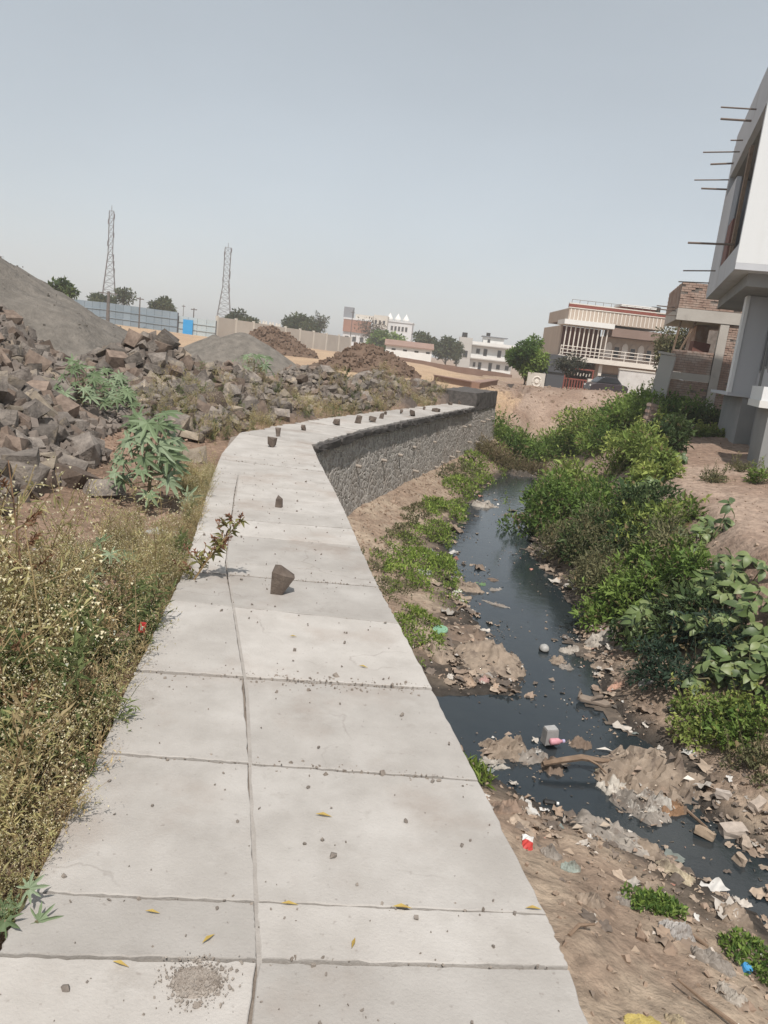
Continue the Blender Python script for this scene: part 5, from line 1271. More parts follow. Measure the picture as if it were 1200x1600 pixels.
G2 = [(0.124, 0.181, 0.044), (0.21, 0.269, 0.071), (0.32, 0.367, 0.101)]
G3 = [(0.039, 0.068, 0.026), (0.07, 0.106, 0.037), (0.105, 0.145, 0.052)]
OL = [(0.095, 0.101, 0.047), (0.149, 0.149, 0.074), (0.216, 0.203, 0.108)]
def bushes(lst, grp):
    for i, (lab, px, py, zg, rx, ry, h, n, ll, cols, asp) in enumerate(lst):
        x, y = gxy(px, py, zg); shrub(lab, x, y, *((rx * 1.3, ry * 1.25, h * 1.15, int(n * 1.15), ll * 1.25) if n > 2300 else (rx, ry, h, n, ll)), cols, 700 + i * 7 + len(grp), asp, group=grp)
bushes([('dense green bush overhanging the water at the middle of the right bank', 885, 815, -1.6, .95, 1.6, 1.15, 7000, .065, G1, .42),
        ('fine-leaved olive bush at the water edge, nearest of the overhanging bushes', 905, 862, -1.65, .55, .9, .75, 4200, .045, OL, .35),
        ('bright green bush behind the overhanging bush, higher on the bank', 930, 765, -1.1, 1.0, 1.6, 1.2, 6500, .075, G2, .42),
        ('dark shaded bush between the water bushes and the broad-leaved plants', 965, 865, -1.45, .75, 1.0, .85, 4500, .07, G3, .45),
        ('tall green bush left of the brick pillar', 950, 705, -.9, 1.2, 1.7, 1.35, 6500, .085, G1, .45),
        ('rounded dark green bush right of the brick pillar on the bank', 1020, 730, -.55, .65, .9, .8, 5000, .085, G3, .45),
        ('bright leafy bush at the crest of the red soil, right of centre', 1018, 765, -.65, .5, .7, .6, 2200, .10, G2, .45),
        ('low wide bush by the far stream end', 845, 690, -1.4, 1.5, 1.6, .95, 4200, .09, G1, .42),
        ('bushy thicket in front of the plaster wall', 930, 665, -.4, 2.0, 2.2, 1.5, 6000, .10, G2, .42),
        ('thicket in front of the brick house wall', 1000, 668, -.2, 1.7, 1.8, 1.35, 5600, .10, G1, .42),
        ('dark low hedge of weeds at the foot of the brick house', 1090, 668, .1, 1.5, .8, .55, 3400, .09, G3, .45),
        ('pale variegated shrub beside the white building porch', 1190, 672, .15, .75, .7, .9, 3200, .08, [(.07, .09, .05), (.16, .19, .12), (.40, .42, .34)], .5),
        ('light green vine clump on the soil below the grey plinth', 1120, 684, .1, .8, .4, .22, 1400, .09, G2, .6),
        ('olive dry bush between olive bush and broad-leaved plants', 990, 915, -1.5, .7, .8, .8, 3800, .05, OL, .35),
        ('dark ferny plant under the broad-leaved plants', 1070, 1040, -1.5, .5, .5, .45, 2400, .05, [(.02, .045, .028), (.035, .065, .04), (.05, .08, .05)], .35),
        ('small-leaved green plant spilling over the near right bank', 1110, 1115, -1.6, .42, .42, .38, 2000, .045, G2, .55),
        ('green plant at the right edge of the near bank', 1180, 1120, -1.5, .5, .4, .42, 2200, .05, G1, .55),
        ('low green plant at the right frame edge above the broken bricks', 1180, 1200, -1.7, .32, .3, .16, 800, .035, OL, .45),
        ('dark green bush filling the bank beside the rag row', 1000, 945, -1.45, .6, .7, .6, 3800, .06, G1, .45),
        ('green bush high on the bank above the dark shaded bush', 1012, 890, -1.15, .5, .7, .6, 3600, .07, G1, .45),
        ('green bush below the crest of the red soil', 1008, 835, -.95, .5, .8, .6, 3600, .075, G2, .45),
        ('low olive scrub at the water edge below the olive dry bush', 945, 915, -1.75, .55, .7, .45, 2800, .045, OL, .35),
        ('dark green weeds on the bank behind the ferny plant', 1040, 985, -1.45, .45, .5, .5, 2800, .055, G3, .45),
        ('low green scrub on the far mound left of the thicket', 870, 655, -.4, 1.2, 1.2, .6, 2600, .08, G1, .4),
        ('brownish weeds on the mound below the cream pillar', 835, 638, .1, 1.7, 1.1, .55, 2200, .07, [(.13, .11, .055), (.2, .155, .09)], .35),
        ('dry weeds on the mound near the raised wall end', 797, 645, -.1, 1.2, 1.0, .6, 2000, .07, [(.13, .12, .055), (.2, .16, .09)], .35),
        ('green weeds on the far mound in front of the maroon gate', 875, 625, .35, 1.6, 1.0, .5, 2000, .08, G1, .4),
        ('green scrub closing the far end of the stream', 815, 672, -.9, 1.3, 1.6, .9, 3000, .09, G1, .4),
        ('small dry tuft on the red soil slope', 1115, 755, -.25, .25, .25, .22, 500, .05, OL, .4),
        ('small green tuft on the red soil at the right frame edge', 1192, 752, -.1, .3, .3, .28, 600, .06, G1, .4),
        ('tuft of pale dry weeds near the top of the red soil', 1160, 725, .05, .35, .3, .2, 600, .05, OL, .35),
        ('bushy weeds hiding the parked car on the brown mound', 935, 634, .15, 1.2, .8, .8, 2600, .09, G1, .4),
        ('green tuft on the brown mound before the gate', 885, 640, .0, 1.1, .9, .55, 1600, .09, OL, .4),
        ('dry yellowish bush on the brown mound beyond the stream', 815, 655, -.3, 1.2, 1.0, .75, 2000, .08, [(.12, .10, .05), (.18, .14, .08), (.22, .17, .1)], .35),
        ], 'bushes on the right bank')
# ---------------------------------------------------------------- broad-leaved plants: every leaf a part
def broad_leaf(col, i):
    V = []; F = []; n = 6
    for j in range(n + 1):
        t = j / n; w = .30 * math.sin(math.pi * min(1, t * .96 + .03)) ** .8 * (1.05 - .25 * t)
        z = .10 * math.sin(t * 2.2) - .28 * t * t
        V += [(-w, t, z + .07 * w / .3), (0, t, z), (w, t, z + .07 * w / .3)]
    for j in range(n):
        a = j * 3; F += [(a, a + 1, a + 4, a + 3), (a + 1, a + 2, a + 5, a + 4)]
    me = bpy.data.meshes.new('leaf'); me.from_pydata(V, [], F); me.polygons.foreach_set('use_smooth', [True] * len(me.polygons))
    me.materials.append(material('broadleaf%d' % i, col, tuple(c * 1.3 for c in col), 5, .45, trans=.22, spec=.4)); me.update(); return me
BLv = [broad_leaf(c, i) for i, c in enumerate([(.10, .145, .05), (.135, .18, .066), (.18, .22, .09), (.07, .105, .04)])]
def broad_plant(lab, px, py, zg, h, n_st, per, rl, seed, spread):
    x, y = gxy(px, py, zg); z = float(terr(x, y)); rs = np.random.RandomState(seed); root = empty('broadleaf_plant', (x, y, z)); tag(root, lab, 'plant', 'broad-leaved plants on the right bank')
    for k in range(n_st):
        a = rs.uniform(0, 6.28); r_ = spread * math.sqrt(rs.rand()); tx, ty = r_ * math.cos(a), r_ * math.sin(a); gz = float(terr(x + tx, y + ty)) - z
        top = Vector((tx, ty, gz + h * rs.uniform(.25, .8)))
        MB().tube([(tx * .4, ty * .4, float(terr(x + tx * .4, y + ty * .4)) - z - .05), (tx * .8, ty * .8, top.z * .6), tuple(top)], [.014, .01, .006], 5).build('stem', M['stemg'], root)
        for i in range(per):
            o = link(bpy.data.objects.new('leaf', BLv[rs.randint(4)]), root); s = rl * rs.uniform(.7, 1.2); o.scale = (s, s, s)
            o.location = top + Vector((0, 0, -.10 * (i // 5) * h)) + Vector(rs.randn(3)) * .015
            b_ = i * 2.4 + rs.uniform(-.4, .4); turn(o, (math.cos(b_), math.sin(b_), .2 - .3 * (i // 5)), .8, .45, .3, rs)
for i, a in enumerate([('large broad-leaved plant hanging over the bank, front of the group', 1105, 1010, -1.35, .75, 15, 9, .15, 1, .6),
        ('broad-leaved plant at the right frame edge, lowest of the group', 1178, 1060, -1.3, .7, 15, 9, .15, 2, .55),
        ('broad-leaved plant high on the bank at the right frame edge', 1165, 985, -.95, .35, 15, 9, .16, 3, .45),
        ('broad-leaved plant in the middle of the bank with pale leaf rosettes', 1070, 900, -1.2, .55, 15, 9, .16, 4, .55),
        ('broad-leaved plant behind the others, next to the water bushes', 1020, 860, -1.1, .5, 14, 9, .16, 5, .55),
        ('broad-leaved plant beside the dark shaded bush', 985, 800, -1.0, .5, 13, 9, .17, 6, .5),
        ('broad-leaved plant on the slope below the bare red soil', 1120, 935, -.95, .38, 15, 9, .17, 8, .45),
        ('broad-leaved plant between the ferny plant and the slope', 1060, 965, -1.25, .6, 16, 9, .17, 9, .55),
        ('broad-leaved plant at the right frame edge, middle of the group', 1185, 1010, -1.05, .5, 16, 9, .17, 10, .5),
        ('broad-leaved plant growing by the bright leafy bush on the crest', 1030, 750, -.6, .4, 8, 9, .18, 7, .4)]): broad_plant(*a)
# ---------------------------------------------------------------- low green patches at the wall foot and on the near bank
def patch(lab, px, py, zg, rx, ry, h, n, ll, cols, seed, rot=0.0, asp=.4):
    x, y = gxy(px, py, zg); z = float(terr(x, y)); rs = np.random.RandomState(seed); root = empty('weed_patch', (x, y, z)); tag(root, lab, 'weeds', 'low green weed patches in the drain')
    t = rs.uniform(0, 6.28, n); r_ = np.sqrt(rs.rand(n)); dx, dy = rx * r_ * np.cos(t), ry * r_ * np.sin(t)
    c, s = math.cos(rot), math.sin(rot); ox, oy = dx * c - dy * s, dx * s + dy * c
    ok = (fbm((ox + x) * 3, (oy + y) * 3, seed, 3) > -.04) & (x + ox > xP(y + oy) + .12); ox, oy, r_ = ox[ok], oy[ok], r_[ok]; n = len(ox)
    hz_ = h * (1 - r_ ** 2 * .8) * (0.35 + .65 * vnoise((ox + x) * 5, (oy + y) * 5, seed)) * rs.rand(n) ** .6
    P = np.stack([ox, oy, terr(ox + x, oy + y) - z + hz_ * .9 + .005], 1)
    D = rs.randn(n, 3) * .7 + np.array([0, 0, .7]); C = np.array(cols)[rs.randint(len(cols), size=n)] * rs.uniform(.7, 1.3, (n, 1)) * (0.75 + .5 * vnoise((ox + x) * 4, (oy + y) * 4, seed + 3))[:, None]
    L_ = ll * rs.uniform(.6, 1.4, n); V, F, C = leafcards(P, D, rs.randn(n, 3) * .5 + np.array([0, 0, 1]), L_, L_ * asp, C); npobj('foliage', V, F, M['foliage'], root, C)
    k = min(n, 60); st = join([ribbon([(ox[i], oy[i], float(terr(ox[i] + x, oy[i] + y)) - z - .02), P[i]], [.004, .002], (.1, .11, .05)) for i in range(k)]); npobj('stems', st[0], st[1], M['foliage'], root, st[2])['kind'] = 'stuff'
P1 = [(0.127, 0.194, 0.039), (0.189, 0.261, 0.054), (0.254, 0.318, 0.075)]
for a in [('green weed patch against the path wall, nearest on the left bank', 640, 955, -1.5, .45, 1.0, .34, 3000, .06, P1, 1, -.25, .3),
          ('green weed patch on the left bank below the wall pipes', 672, 850, -1.45, .62, 1.25, .36, 3600, .06, P1, 2, -.35),
          ('thin dry weeds between the two near green patches', 618, 885, -1.45, .35, .8, .16, 900, .045, OL, 3, -.2),
          ('green weed patch midway along the wall foot', 712, 770, -1.5, .6, 1.5, .34, 2600, .075, P1, 4, -.4),
          ('green weed patch farther along the wall foot', 768, 718, -1.5, .8, 2.4, .4, 3000, .09, P1, 5, -.35),
          ('farthest green weeds at the end of the wall foot', 795, 690, -1.5, .9, 2.2, .45, 2400, .10, P1, 6, -.3),
          ('strip of grass at the wall foot between the two nearer green patches', 690, 805, -1.5, .5, 1.2, .26, 2200, .06, P1, 21, -.4),
          ('strip of grass at the wall foot before the far weeds', 740, 742, -1.5, .6, 1.8, .32, 2400, .08, P1, 22, -.4),
          ('dry grass against the wall foot in the middle distance', 655, 800, -1.4, .35, 1.6, .24, 1500, .06, OL, 23, -.38),
          ('grass growing along the far wall foot', 725, 725, -1.4, .4, 2.6, .28, 1800, .08, OL, 24, -.33),
          ('sparse green weeds by the water edge on the left bank', 700, 905, -1.75, .4, .9, .12, 700, .04, P1, 25, -.1),
          ('short green weeds hugging the near wall foot under the weep pipes', 622, 822, -1.4, .3, 1.1, .2, 1300, .055, P1, 26, -.3),
          ('dry tufts hugging the wall foot farther along', 668, 772, -1.4, .3, 1.4, .2, 1300, .06, OL, 27, -.36),
          ('thin weeds on the bare soil beside the path wall', 600, 880, -1.45, .3, .6, .12, 600, .045, P1, 28, -.2),
          ('small weeds at the wall foot below the first weep pipe', 585, 850, -1.45, .3, .7, .14, 700, .05, OL, 7, -.2),
          ('low green plant on the near bank beside the cream sheet', 990, 1355, -1.65, .28, .26, .14, 1300, .04, G1, 8, .3, .45),
          ('small green plant on the near bank, right of the larger low plant', 1040, 1385, -1.7, .16, .14, .1, 500, .04, G1, 9, 0, .45),
          ('green plant at the bottom edge beside the yellow bag', 1110, 1590, -1.45, .2, .16, .13, 700, .04, G1, 10, 0, .5),
          ('green weeds at the lower right frame edge by the water', 1185, 1475, -1.75, .2, .22, .12, 700, .04, G1, 11, 0, .45),
          ('few green blades at the path edge above the water', 742, 1205, -1.9, .14, .3, .2, 260, .09, P1, 12, .1, .18)]: patch(*a)
# ---------------------------------------------------------------- trees
M['bark'] = material('bark', (.10, .075, .055), (.16, .12, .09), 4, .9, .01, 20)
def tree(lab, cx, top, bot, w, Y, cols, n, ll, seed, sparse=0.0, bare=0.0, zb=None, group='distant trees', trunk_h=.3):
    x = atY(cx, bot, Y)[0]; zb = float(terr(x, Y)) if zb is None else zb; zt = atY(cx, top, Y)[2]; H = zt - zb; W_ = w * Y / FPX
    rs = np.random.RandomState(seed); root = empty('tree', (x, Y, zb)); tag(root, lab, 'tree', group)
    cb = H * trunk_h; ch = H - cb; cl = []; nc = 16
    for i in range(nc):
        d = unit(rs.randn(3)); d *= rs.rand() ** .4; cl.append((d[0] * W_ * .40, d[1] * W_ * .40, cb + ch * .5 + d[2] * ch * .38))
    cl = np.array(cl); tr = MB(); r0 = max(.05, H * .022)
    tr.tube([(0, 0, -.2), (r0 * .5, 0, cb * .6), (0, r0, cb + ch * .2)], [r0, r0 * .8, r0 * .5], 7)
    for c in cl[:10]: tr.tube([(0, 0, cb * .8), tuple(c * .55 + np.array([0, 0, cb * .3])), tuple(c)], [r0 * .5, r0 * .3, r0 * .12], 5)
    if bare:
        for k in range(60):
            c = cl[rs.randint(nc)]; e = c + unit(rs.randn(3)) * W_ * .22; tr.tube([tuple(c), tuple((c + e) / 2 + rs.randn(3) * .05), tuple(e)], [r0 * .14, r0 * .1, r0 * .05], 3)
    tr.build('trunk', M['bark'], root)
    k = rs.randint(nc, size=n); off = unit(rs.randn(n, 3)) * (rs.rand(n, 1) ** .5); P = cl[k] + off * np.array([W_ * .19, W_ * .19, ch * .2]) * (1 + .3 * sparse)
    C = np.array(cols)[rs.randint(len(cols), size=nc)][k] * rs.uniform(.7, 1.3, (n, 1)); L_ = ll * rs.uniform(.6, 1.4, n)
    V, F, C = leafcards(P, off + rs.randn(n, 3) * .6, off * .5 + rs.randn(n, 3) * .4 + np.array([0, 0, .8]), L_, L_ * .5, C); npobj('crown', V, F, M['foliage'], root, C)
TG = [(0.047, 0.068, 0.03), (0.074, 0.095, 0.041), (0.108, 0.128, 0.061)]
tree('flat-topped dark tree peeking over the grey sand mound', 96, 436, 475, 44, 62, G3, 1500, .35, 1, trunk_h=.55)
tree('rounded tree at the foot of the taller tower', 158, 455, 490, 56, 112, TG, 2600, .45, 2)
tree('thin airy tree right of the taller tower', 193, 447, 488, 32, 114, TG, 900, .4, 3, .6, .6, trunk_h=.45)
tree('round tree behind the blue fence, between the two towers', 254, 463, 505, 52, 114, TG, 3000, .45, 4, trunk_h=.15)
tree('wide tree behind the compound wall right of the shorter tower', 368, 484, 520, 66, 122, TG, 3000, .45, 5, trunk_h=.2)
tree('small tree between the wide tree and the slim lamp posts', 392, 494, 520, 30, 121, TG, 900, .4, 15, trunk_h=.2)
tree('dark tree behind the compound wall, centre left', 466, 492, 530, 58, 132, TG, 2800, .5, 6, trunk_h=.2)
tree('pale thin tree right of the dark one behind the compound wall', 494, 486, 530, 30, 136, [(.12, .13, .09), (.16, .17, .12)], 1000, .45, 7, .5, .4)
tree('brownish bare tree in front of the brown-fronted building', 578, 488, 540, 48, 160, [(.12, .095, .07), (.16, .13, .10)], 800, .45, 8, .8, 1, trunk_h=.25)
tree('broad green tree below the domed building', 598, 516, 552, 68, 150, G1, 3000, .55, 9, trunk_h=.12)
tree('green tree behind the right end of the white shed', 660, 517, 562, 46, 140, TG, 2200, .5, 10, trunk_h=.2)
tree('tall dense tree between the shed and the white two-storey house', 695, 527, 575, 42, 135, TG, 2600, .5, 11, trunk_h=.12)
tree('small tree left of the white two-storey house', 712, 530, 575, 20, 138, TG, 900, .45, 12, trunk_h=.2)
tree('dense dark green tree left of the cream house', 818, 521, 606, 76, 48, G1, 9000, .20, 13, trunk_h=.1, group='garden trees')
tree('dull olive sapling in front of the gate under the balcony', 884, 548, 610, 60, 49, [(.06, .065, .045), (.09, .09, .06)], 1500, .16, 14, .4, .5, trunk_h=.42, group='garden trees')
tree('sparse willowy tree between the cream house and the brick house', 1030, 488, 640, 62, 38, OL, 2600, .16, 16, .5, .8, trunk_h=.35, group='garden trees')

# ================================================================== litter, rags and rubbish in the drain
M['litter'] = material('litter', None, attr=True, rough=.7, spec=.3)
def tz(x, y): return float(terr(x, y))
def scraps(o, V, w, d, h, col, seed):
    """torn bits lying on and round a heap"""
    rs = np.random.RandomState(seed + 900); n = int(24 + 70 * min(w * d, 1)); P = V[rs.randint(len(V), size=n)] + rs.randn(n, 3) * np.array([.03, .03, .008]) + np.array([0, 0, .012])
    pal = np.array([(.40, .33, .26), (.26, .20, .155), (.15, .12, .10), (.52, .48, .43), (.33, .24, .18), tuple(col)]); C = pal[rs.choice(6, n, p=[.22, .24, .2, .1, .14, .1])] * rs.uniform(.7, 1.2, (n, 1))
    L_ = rs.gamma(2.0, .020, n) + .012
    A = leafcards(P, rs.randn(n, 3) * np.array([1, 1, .16]), rs.randn(n, 3) * .3 + np.array([0, 0, 1]), L_, L_ * rs.uniform(.2, .8, n), C, .15)
    npobj('scraps', A[0], A[1], M['litter'], o, A[2])['kind'] = 'stuff'
def rag(name, lab, cat, px, py, zg, w, d, h, col, seed, rot=0.0, col2=None, rough=.8, group=None, crease=5.0, parent=None, float_=None, sheet=False, loc=None, spec=.25, trans=0.0):
    """crumpled cloth or plastic lying on the ground: a creased, irregular low dome with a ragged rim"""
    x, y = gxy(px, py, zg) if loc is None else loc
    h = min(h, .42 * min(w, d)); col = tuple(k * .85 for k in col)
    rs = np.random.RandomState(seed); n = 26; c, s = math.cos(rot), math.sin(rot)
    u, v = np.meshgrid(np.linspace(-1, 1, n), np.linspace(-1, 1, n))
    # blunt rectangle with a ragged rim
    k_ = 1 - .22 * (np.abs(u) * np.abs(v)) ** 1.2; u, v = u * k_, v * k_
    u = u * (1 + .30 * fbm(v * 1.6 + seed, u * .6, seed, 3)) ; v = v * (1 + .30 * fbm(u * 1.6, v * .6 + seed, seed + 2, 3))
    edge = np.maximum(np.abs(np.linspace(-1, 1, n))[None, :], np.abs(np.linspace(-1, 1, n))[:, None])
    z = .42 * (1 - edge ** 2.2)
    for k in range(15):                      # folds: tents along random lines
        p0 = rs.uniform(-.9, .9, 2); a_ = rs.uniform(0, 3.14); dd = (u - p0[0]) * math.sin(a_) - (v - p0[1]) * math.cos(a_); tt = (u - p0[0]) * math.cos(a_) + (v - p0[1]) * math.sin(a_)
        dd = dd + .12 * np.sin(tt * 4 + k); wd = rs.uniform(.09, .26); z = z + rs.choice([1, 1, -.6]) * rs.uniform(.15, .5) * np.clip(1 - np.abs(dd) / wd, 0, 1) * np.exp(-(tt / rs.uniform(.4, 1.0)) ** 2)
    z = z + .09 * rs.randn(n, n); z = np.clip(z, -.05, 1.25) * (1 - .75 * edge ** 5)
    lx, ly = u * w / 2, v * d / 2; X_, Y_ = x + lx * c - ly * s, y + lx * s + ly * c
    g = np.maximum(terr(X_, Y_), WATER - .03); g0 = max(tz(x, y), WATER - .03)
    V = np.stack([X_ - x, Y_ - y, g + h * z + .006 - np.where(edge > .99, .02, 0) - g0], -1).reshape(-1, 3); F = grid_faces(n, n)
    mm_ = material(name + str(seed), col, col2 or tuple(k * .6 for k in col), 9, rough, .004, 60, spec=spec, trans=trans, c3=(.13, .10, .08), scale3=6, thr3=(.52, .68))
    o = npobj(name, V, F, mm_, smooth=(cat in ('rag', 'sack'))); o.location = (x, y, g0)
    if w * d > .12: scraps(o, V, w, d, h, col, seed)
    if lab: tag(o, lab, cat, group)
    return o
BEI = (.39, .31, .24); GRY = (.36, .32, .28); PAL = (.50, .45, .39); BRN = (.25, .185, .14)
# peninsula of matted cloth on the left bank
for a in [('rag', 'matted beige cloth heap forming the tip of the left bank', 'rag', 770, 1020, -1.85, .95, .85, .20, BEI, 1, .3), ('rag', 'flattened brown cloth behind the matted beige heap', 'rag', 730, 975, -1.8, .8, .6, .13, BRN, 2, .8),
          ('rag', 'streaked pale rag on top of the left bank tip', 'rag', 790, 1000, -1.72, .5, .35, .10, PAL, 3, .2), ('rag', 'crumpled brown rag lying against the path wall by the water', 'rag', 690, 1010, -1.8, .35, .4, .14, BEI, 4, .5),
          ('rag', 'long pale rag trailing in the water, middle of the stream', 'rag', 775, 942, -1.98, .55, .16, .07, GRY, 5, -.5),
          # left rubbish heap in the stream
          ('rag', 'tan plastic sheet heap in the stream, touching the path side', 'plastic sheet', 790, 1172, -1.98, .62, .40, .20, BEI, 6, .1), ('rag', 'crumpled grey cloth beside the grey carton', 'rag', 830, 1180, -1.98, .38, .28, .16, GRY, 7, .6),
          ('rag', 'ragged brown cloth hanging into the water below the branch', 'rag', 865, 1198, -1.99, .34, .26, .15, BRN, 8, 1.2), ('rag', 'white plastic wad left of the pink bottle', 'plastic bag', 845, 1158, -1.9, .16, .13, .09, (.72, .70, .66), 9, .4),
          ('rag', 'brown bundle between the pink bottle and the large rubbish heap', 'rag', 905, 1160, -1.98, .30, .24, .14, BRN, 10, .1),
          # big rubbish heap
          ('rag', 'large heap of tangled plastic and cloth in the right of the stream', 'rubbish heap', 1015, 1215, -1.98, 1.02, .86, .30, BEI, 11, -.5), ('rag', 'grey-brown sheet sliding off the front of the large rubbish heap', 'plastic sheet', 1000, 1245, -1.9, .6, .35, .16, GRY, 12, -.8),
          ('rag', 'shiny white plastic lying on top of the large rubbish heap', 'plastic sheet', 1005, 1208, -1.72, .34, .16, .09, (.74, .73, .70), 13, .1), ('rag', 'yellowish sack arched over the back of the large rubbish heap', 'sack', 1025, 1160, -1.75, .42, .20, .22, (.50, .48, .26), 14, -.2),
          ('rag', 'grey-white sack end drooping at the right of the large rubbish heap', 'sack', 1068, 1195, -1.78, .18, .42, .20, (.56, .56, .55), 15, .25), ('rag', 'bright blue rag on the large rubbish heap', 'rag', 1008, 1189, -1.70, .20, .08, .09, (.09, .30, .46), 16, .15),
          ('rag', 'rust-brown plastic at the front right of the large rubbish heap', 'plastic sheet', 1045, 1250, -1.93, .36, .28, .13, (.36, .22, .13), 17, .4), ('rag', 'cream roll end at the left of the large rubbish heap', 'plastic bag', 948, 1185, -1.85, .17, .2, .14, (.56, .50, .34), 18, .4),
          ('rag', 'pale plastic film draped over the middle of the large rubbish heap', 'plastic sheet', 1025, 1215, -1.72, .5, .4, .14, (.62, .58, .52), 61, .5), ('rag', 'dusty white cloth at the left of the large rubbish heap', 'rag', 965, 1200, -1.8, .34, .3, .14, (.60, .55, .48), 62, .9),
          ('rag', 'pale film over the tan sheet heap by the path side', 'plastic sheet', 775, 1168, -1.82, .34, .2, .09, (.52, .48, .42), 63, .2), ('rag', 'pale cloth mat on the top of the near bank heap', 'rag', 985, 1283, -1.75, .36, .2, .11, (.52, .47, .41), 64, -.4),
          # rags on the right shore
          ('rag', 'beige crumpled cloth at the right shore, left of a row', 'rag', 872, 1030, -1.97, .28, .26, .12, BEI, 19, .2), ('rag', 'rounded beige bundle in the right shore row', 'rag', 892, 1012, -1.95, .36, .26, .16, PAL, 20, .7), ('rag', 'folded cloth bundle nearest the camera in the shore row', 'rag', 886, 1040, -1.97, .24, .18, .12, GRY, 21, .1),
          ('rag', 'pale rag above the row on the right shore', 'rag', 940, 1000, -1.9, .45, .3, .13, PAL, 22, .3), ('rag', 'brown rag at the right end of the shore row', 'rag', 940, 1035, -1.93, .3, .2, .09, BEI, 23, .2), ('rag', 'flat pale rag under the dark ferny plant', 'rag', 985, 1015, -1.85, .4, .26, .09, PAL, 24, .6),
          ('rag', 'grey sheet at the foot of the olive bush by the water', 'plastic sheet', 950, 965, -1.9, .4, .2, .09, GRY, 25, .1), ('rag', 'orange and white food packet on the right mud', 'packet', 962, 1076, -1.92, .2, .12, .06, (.62, .38, .28), 26, .1), ('rag', 'white plastic corner sticking up from the right mud', 'plastic sheet', 1006, 1082, -1.86, .14, .16, .17, (.62, .60, .57), 27, .9),
          ('rag', 'pink-white packet at the water edge by the left bank tip', 'packet', 755, 1068, -1.99, .13, .1, .06, (.62, .40, .36), 28, .1),
          # near bank
          ('rag', 'brown sack lump on the near bank touching the path edge', 'sack', 792, 1272, -1.85, .26, .22, .15, (.40, .29, .22), 29, .4), ('rag', 'second brown lump behind the sack by the path edge', 'sack', 812, 1255, -1.88, .22, .2, .12, BRN, 30, .9),
          ('rag', 'grey crumpled bag on the near bank, right of the red packet', 'plastic bag', 862, 1335, -1.75, .17, .14, .08, GRY, 31, .2), ('rag', 'clear greenish plastic bag right of the grey crumpled bag', 'plastic bag', 892, 1352, -1.75, .15, .12, .06, (.42, .47, .42), 32, .4),
          ('rag', 'muddy cloth heap at the water edge of the near bank', 'rag', 955, 1290, -1.85, .62, .30, .17, GRY, 33, -.45), ('rag', 'cream stiff sheet leaning on the near bank by the water', 'plastic sheet', 1060, 1345, -1.85, .30, .16, .12, (.56, .48, .35), 34, -.7),
          ('rag', 'brown cloth behind the cream sheet', 'rag', 1020, 1310, -1.88, .4, .22, .13, BEI, 35, -.6), ('rag', 'pale crumpled plastic bag on the near bank, centre right', 'plastic bag', 1062, 1442, -1.7, .24, .17, .09, (.55, .52, .49), 36, .2),
          ('rag', 'grey plastic sheet lying right of the pale bag', 'plastic sheet', 1118, 1480, -1.68, .28, .17, .07, GRY, 37, -.5), ('rag', 'yellow plastic bag at the bottom edge of the near bank', 'plastic bag', 1010, 1566, -1.42, .20, .09, .05, (.55, .45, .16), 38, .1), ('rag', 'teal wrapper at the bottom edge below the yellow bag', 'wrapper', 1042, 1592, -1.4, .08, .06, .04, (.12, .40, .38), 39, .1),
          ('rag', 'cream rag right of the yellow bag', 'rag', 1062, 1566, -1.45, .1, .09, .04, (.55, .45, .30), 40, .1), ('rag', 'stone-coloured cloth lump beside the low green plant', 'rag', 980, 1388, -1.68, .16, .14, .08, GRY, 41, .2), ('rag', 'dusty cloth half buried in the near bank', 'rag', 925, 1400, -1.65, .22, .16, .06, BEI, 42, .7),
          ('rag', 'muddy rag at the right frame edge near the water', 'rag', 1150, 1420, -1.85, .24, .2, .08, BEI, 43, .5), ('rag', 'white plastic strip at the lower right', 'plastic sheet', 1150, 1530, -1.6, .14, .18, .09, PAL, 44, .9),
          # left bank and mid stream
          ('rag', 'small white plastic bag on the left bank between green patches', 'plastic bag', 668, 868, -1.6, .26, .24, .14, (.70, .70, .68), 45, .3), ('rag', 'beige rag on the left bank beside the water, middle distance', 'rag', 735, 905, -1.85, .5, .55, .12, BEI, 46, .3),
          ('rag', 'pale rubbish at the far left water edge', 'rag', 755, 783, -1.9, .8, .7, .16, PAL, 47, .4), ('rag', 'brown floating rag heap below the overhanging bush', 'rag', 822, 810, -1.98, .6, .5, .15, BRN, 48, .2), ('rag', 'brown scum raft in mid stream', 'rag', 772, 905, -1.99, .32, .24, .05, BRN, 49, .5),
          ('rag', 'green leaf-like wrapper floating by the left bank', 'wrapper', 751, 910, -1.98, .22, .3, .05, (.20, .34, .16), 50, .4), ('rag', 'dark pipe-like lump far up the stream', 'rag', 815, 740, -1.96, 1.0, .9, .16, (.10, .085, .07), 51, .2), ('rag', 'far pale rubbish bank at the stream end', 'rubbish heap', 835, 712, -1.95, 1.5, 1.6, .18, GRY, 52, .2),
          ('rag', 'reddish pebble-like packet floating in mid stream', 'packet', 712, 872, -1.985, .16, .14, .06, (.42, .20, .16), 53, .2), ('rag', 'grey rag floating right of the green wrapper', 'rag', 775, 920, -1.985, .34, .2, .06, GRY, 54, .2)]:
    if a[0] == 'rag': rag(*a, group='rubbish in the drain')
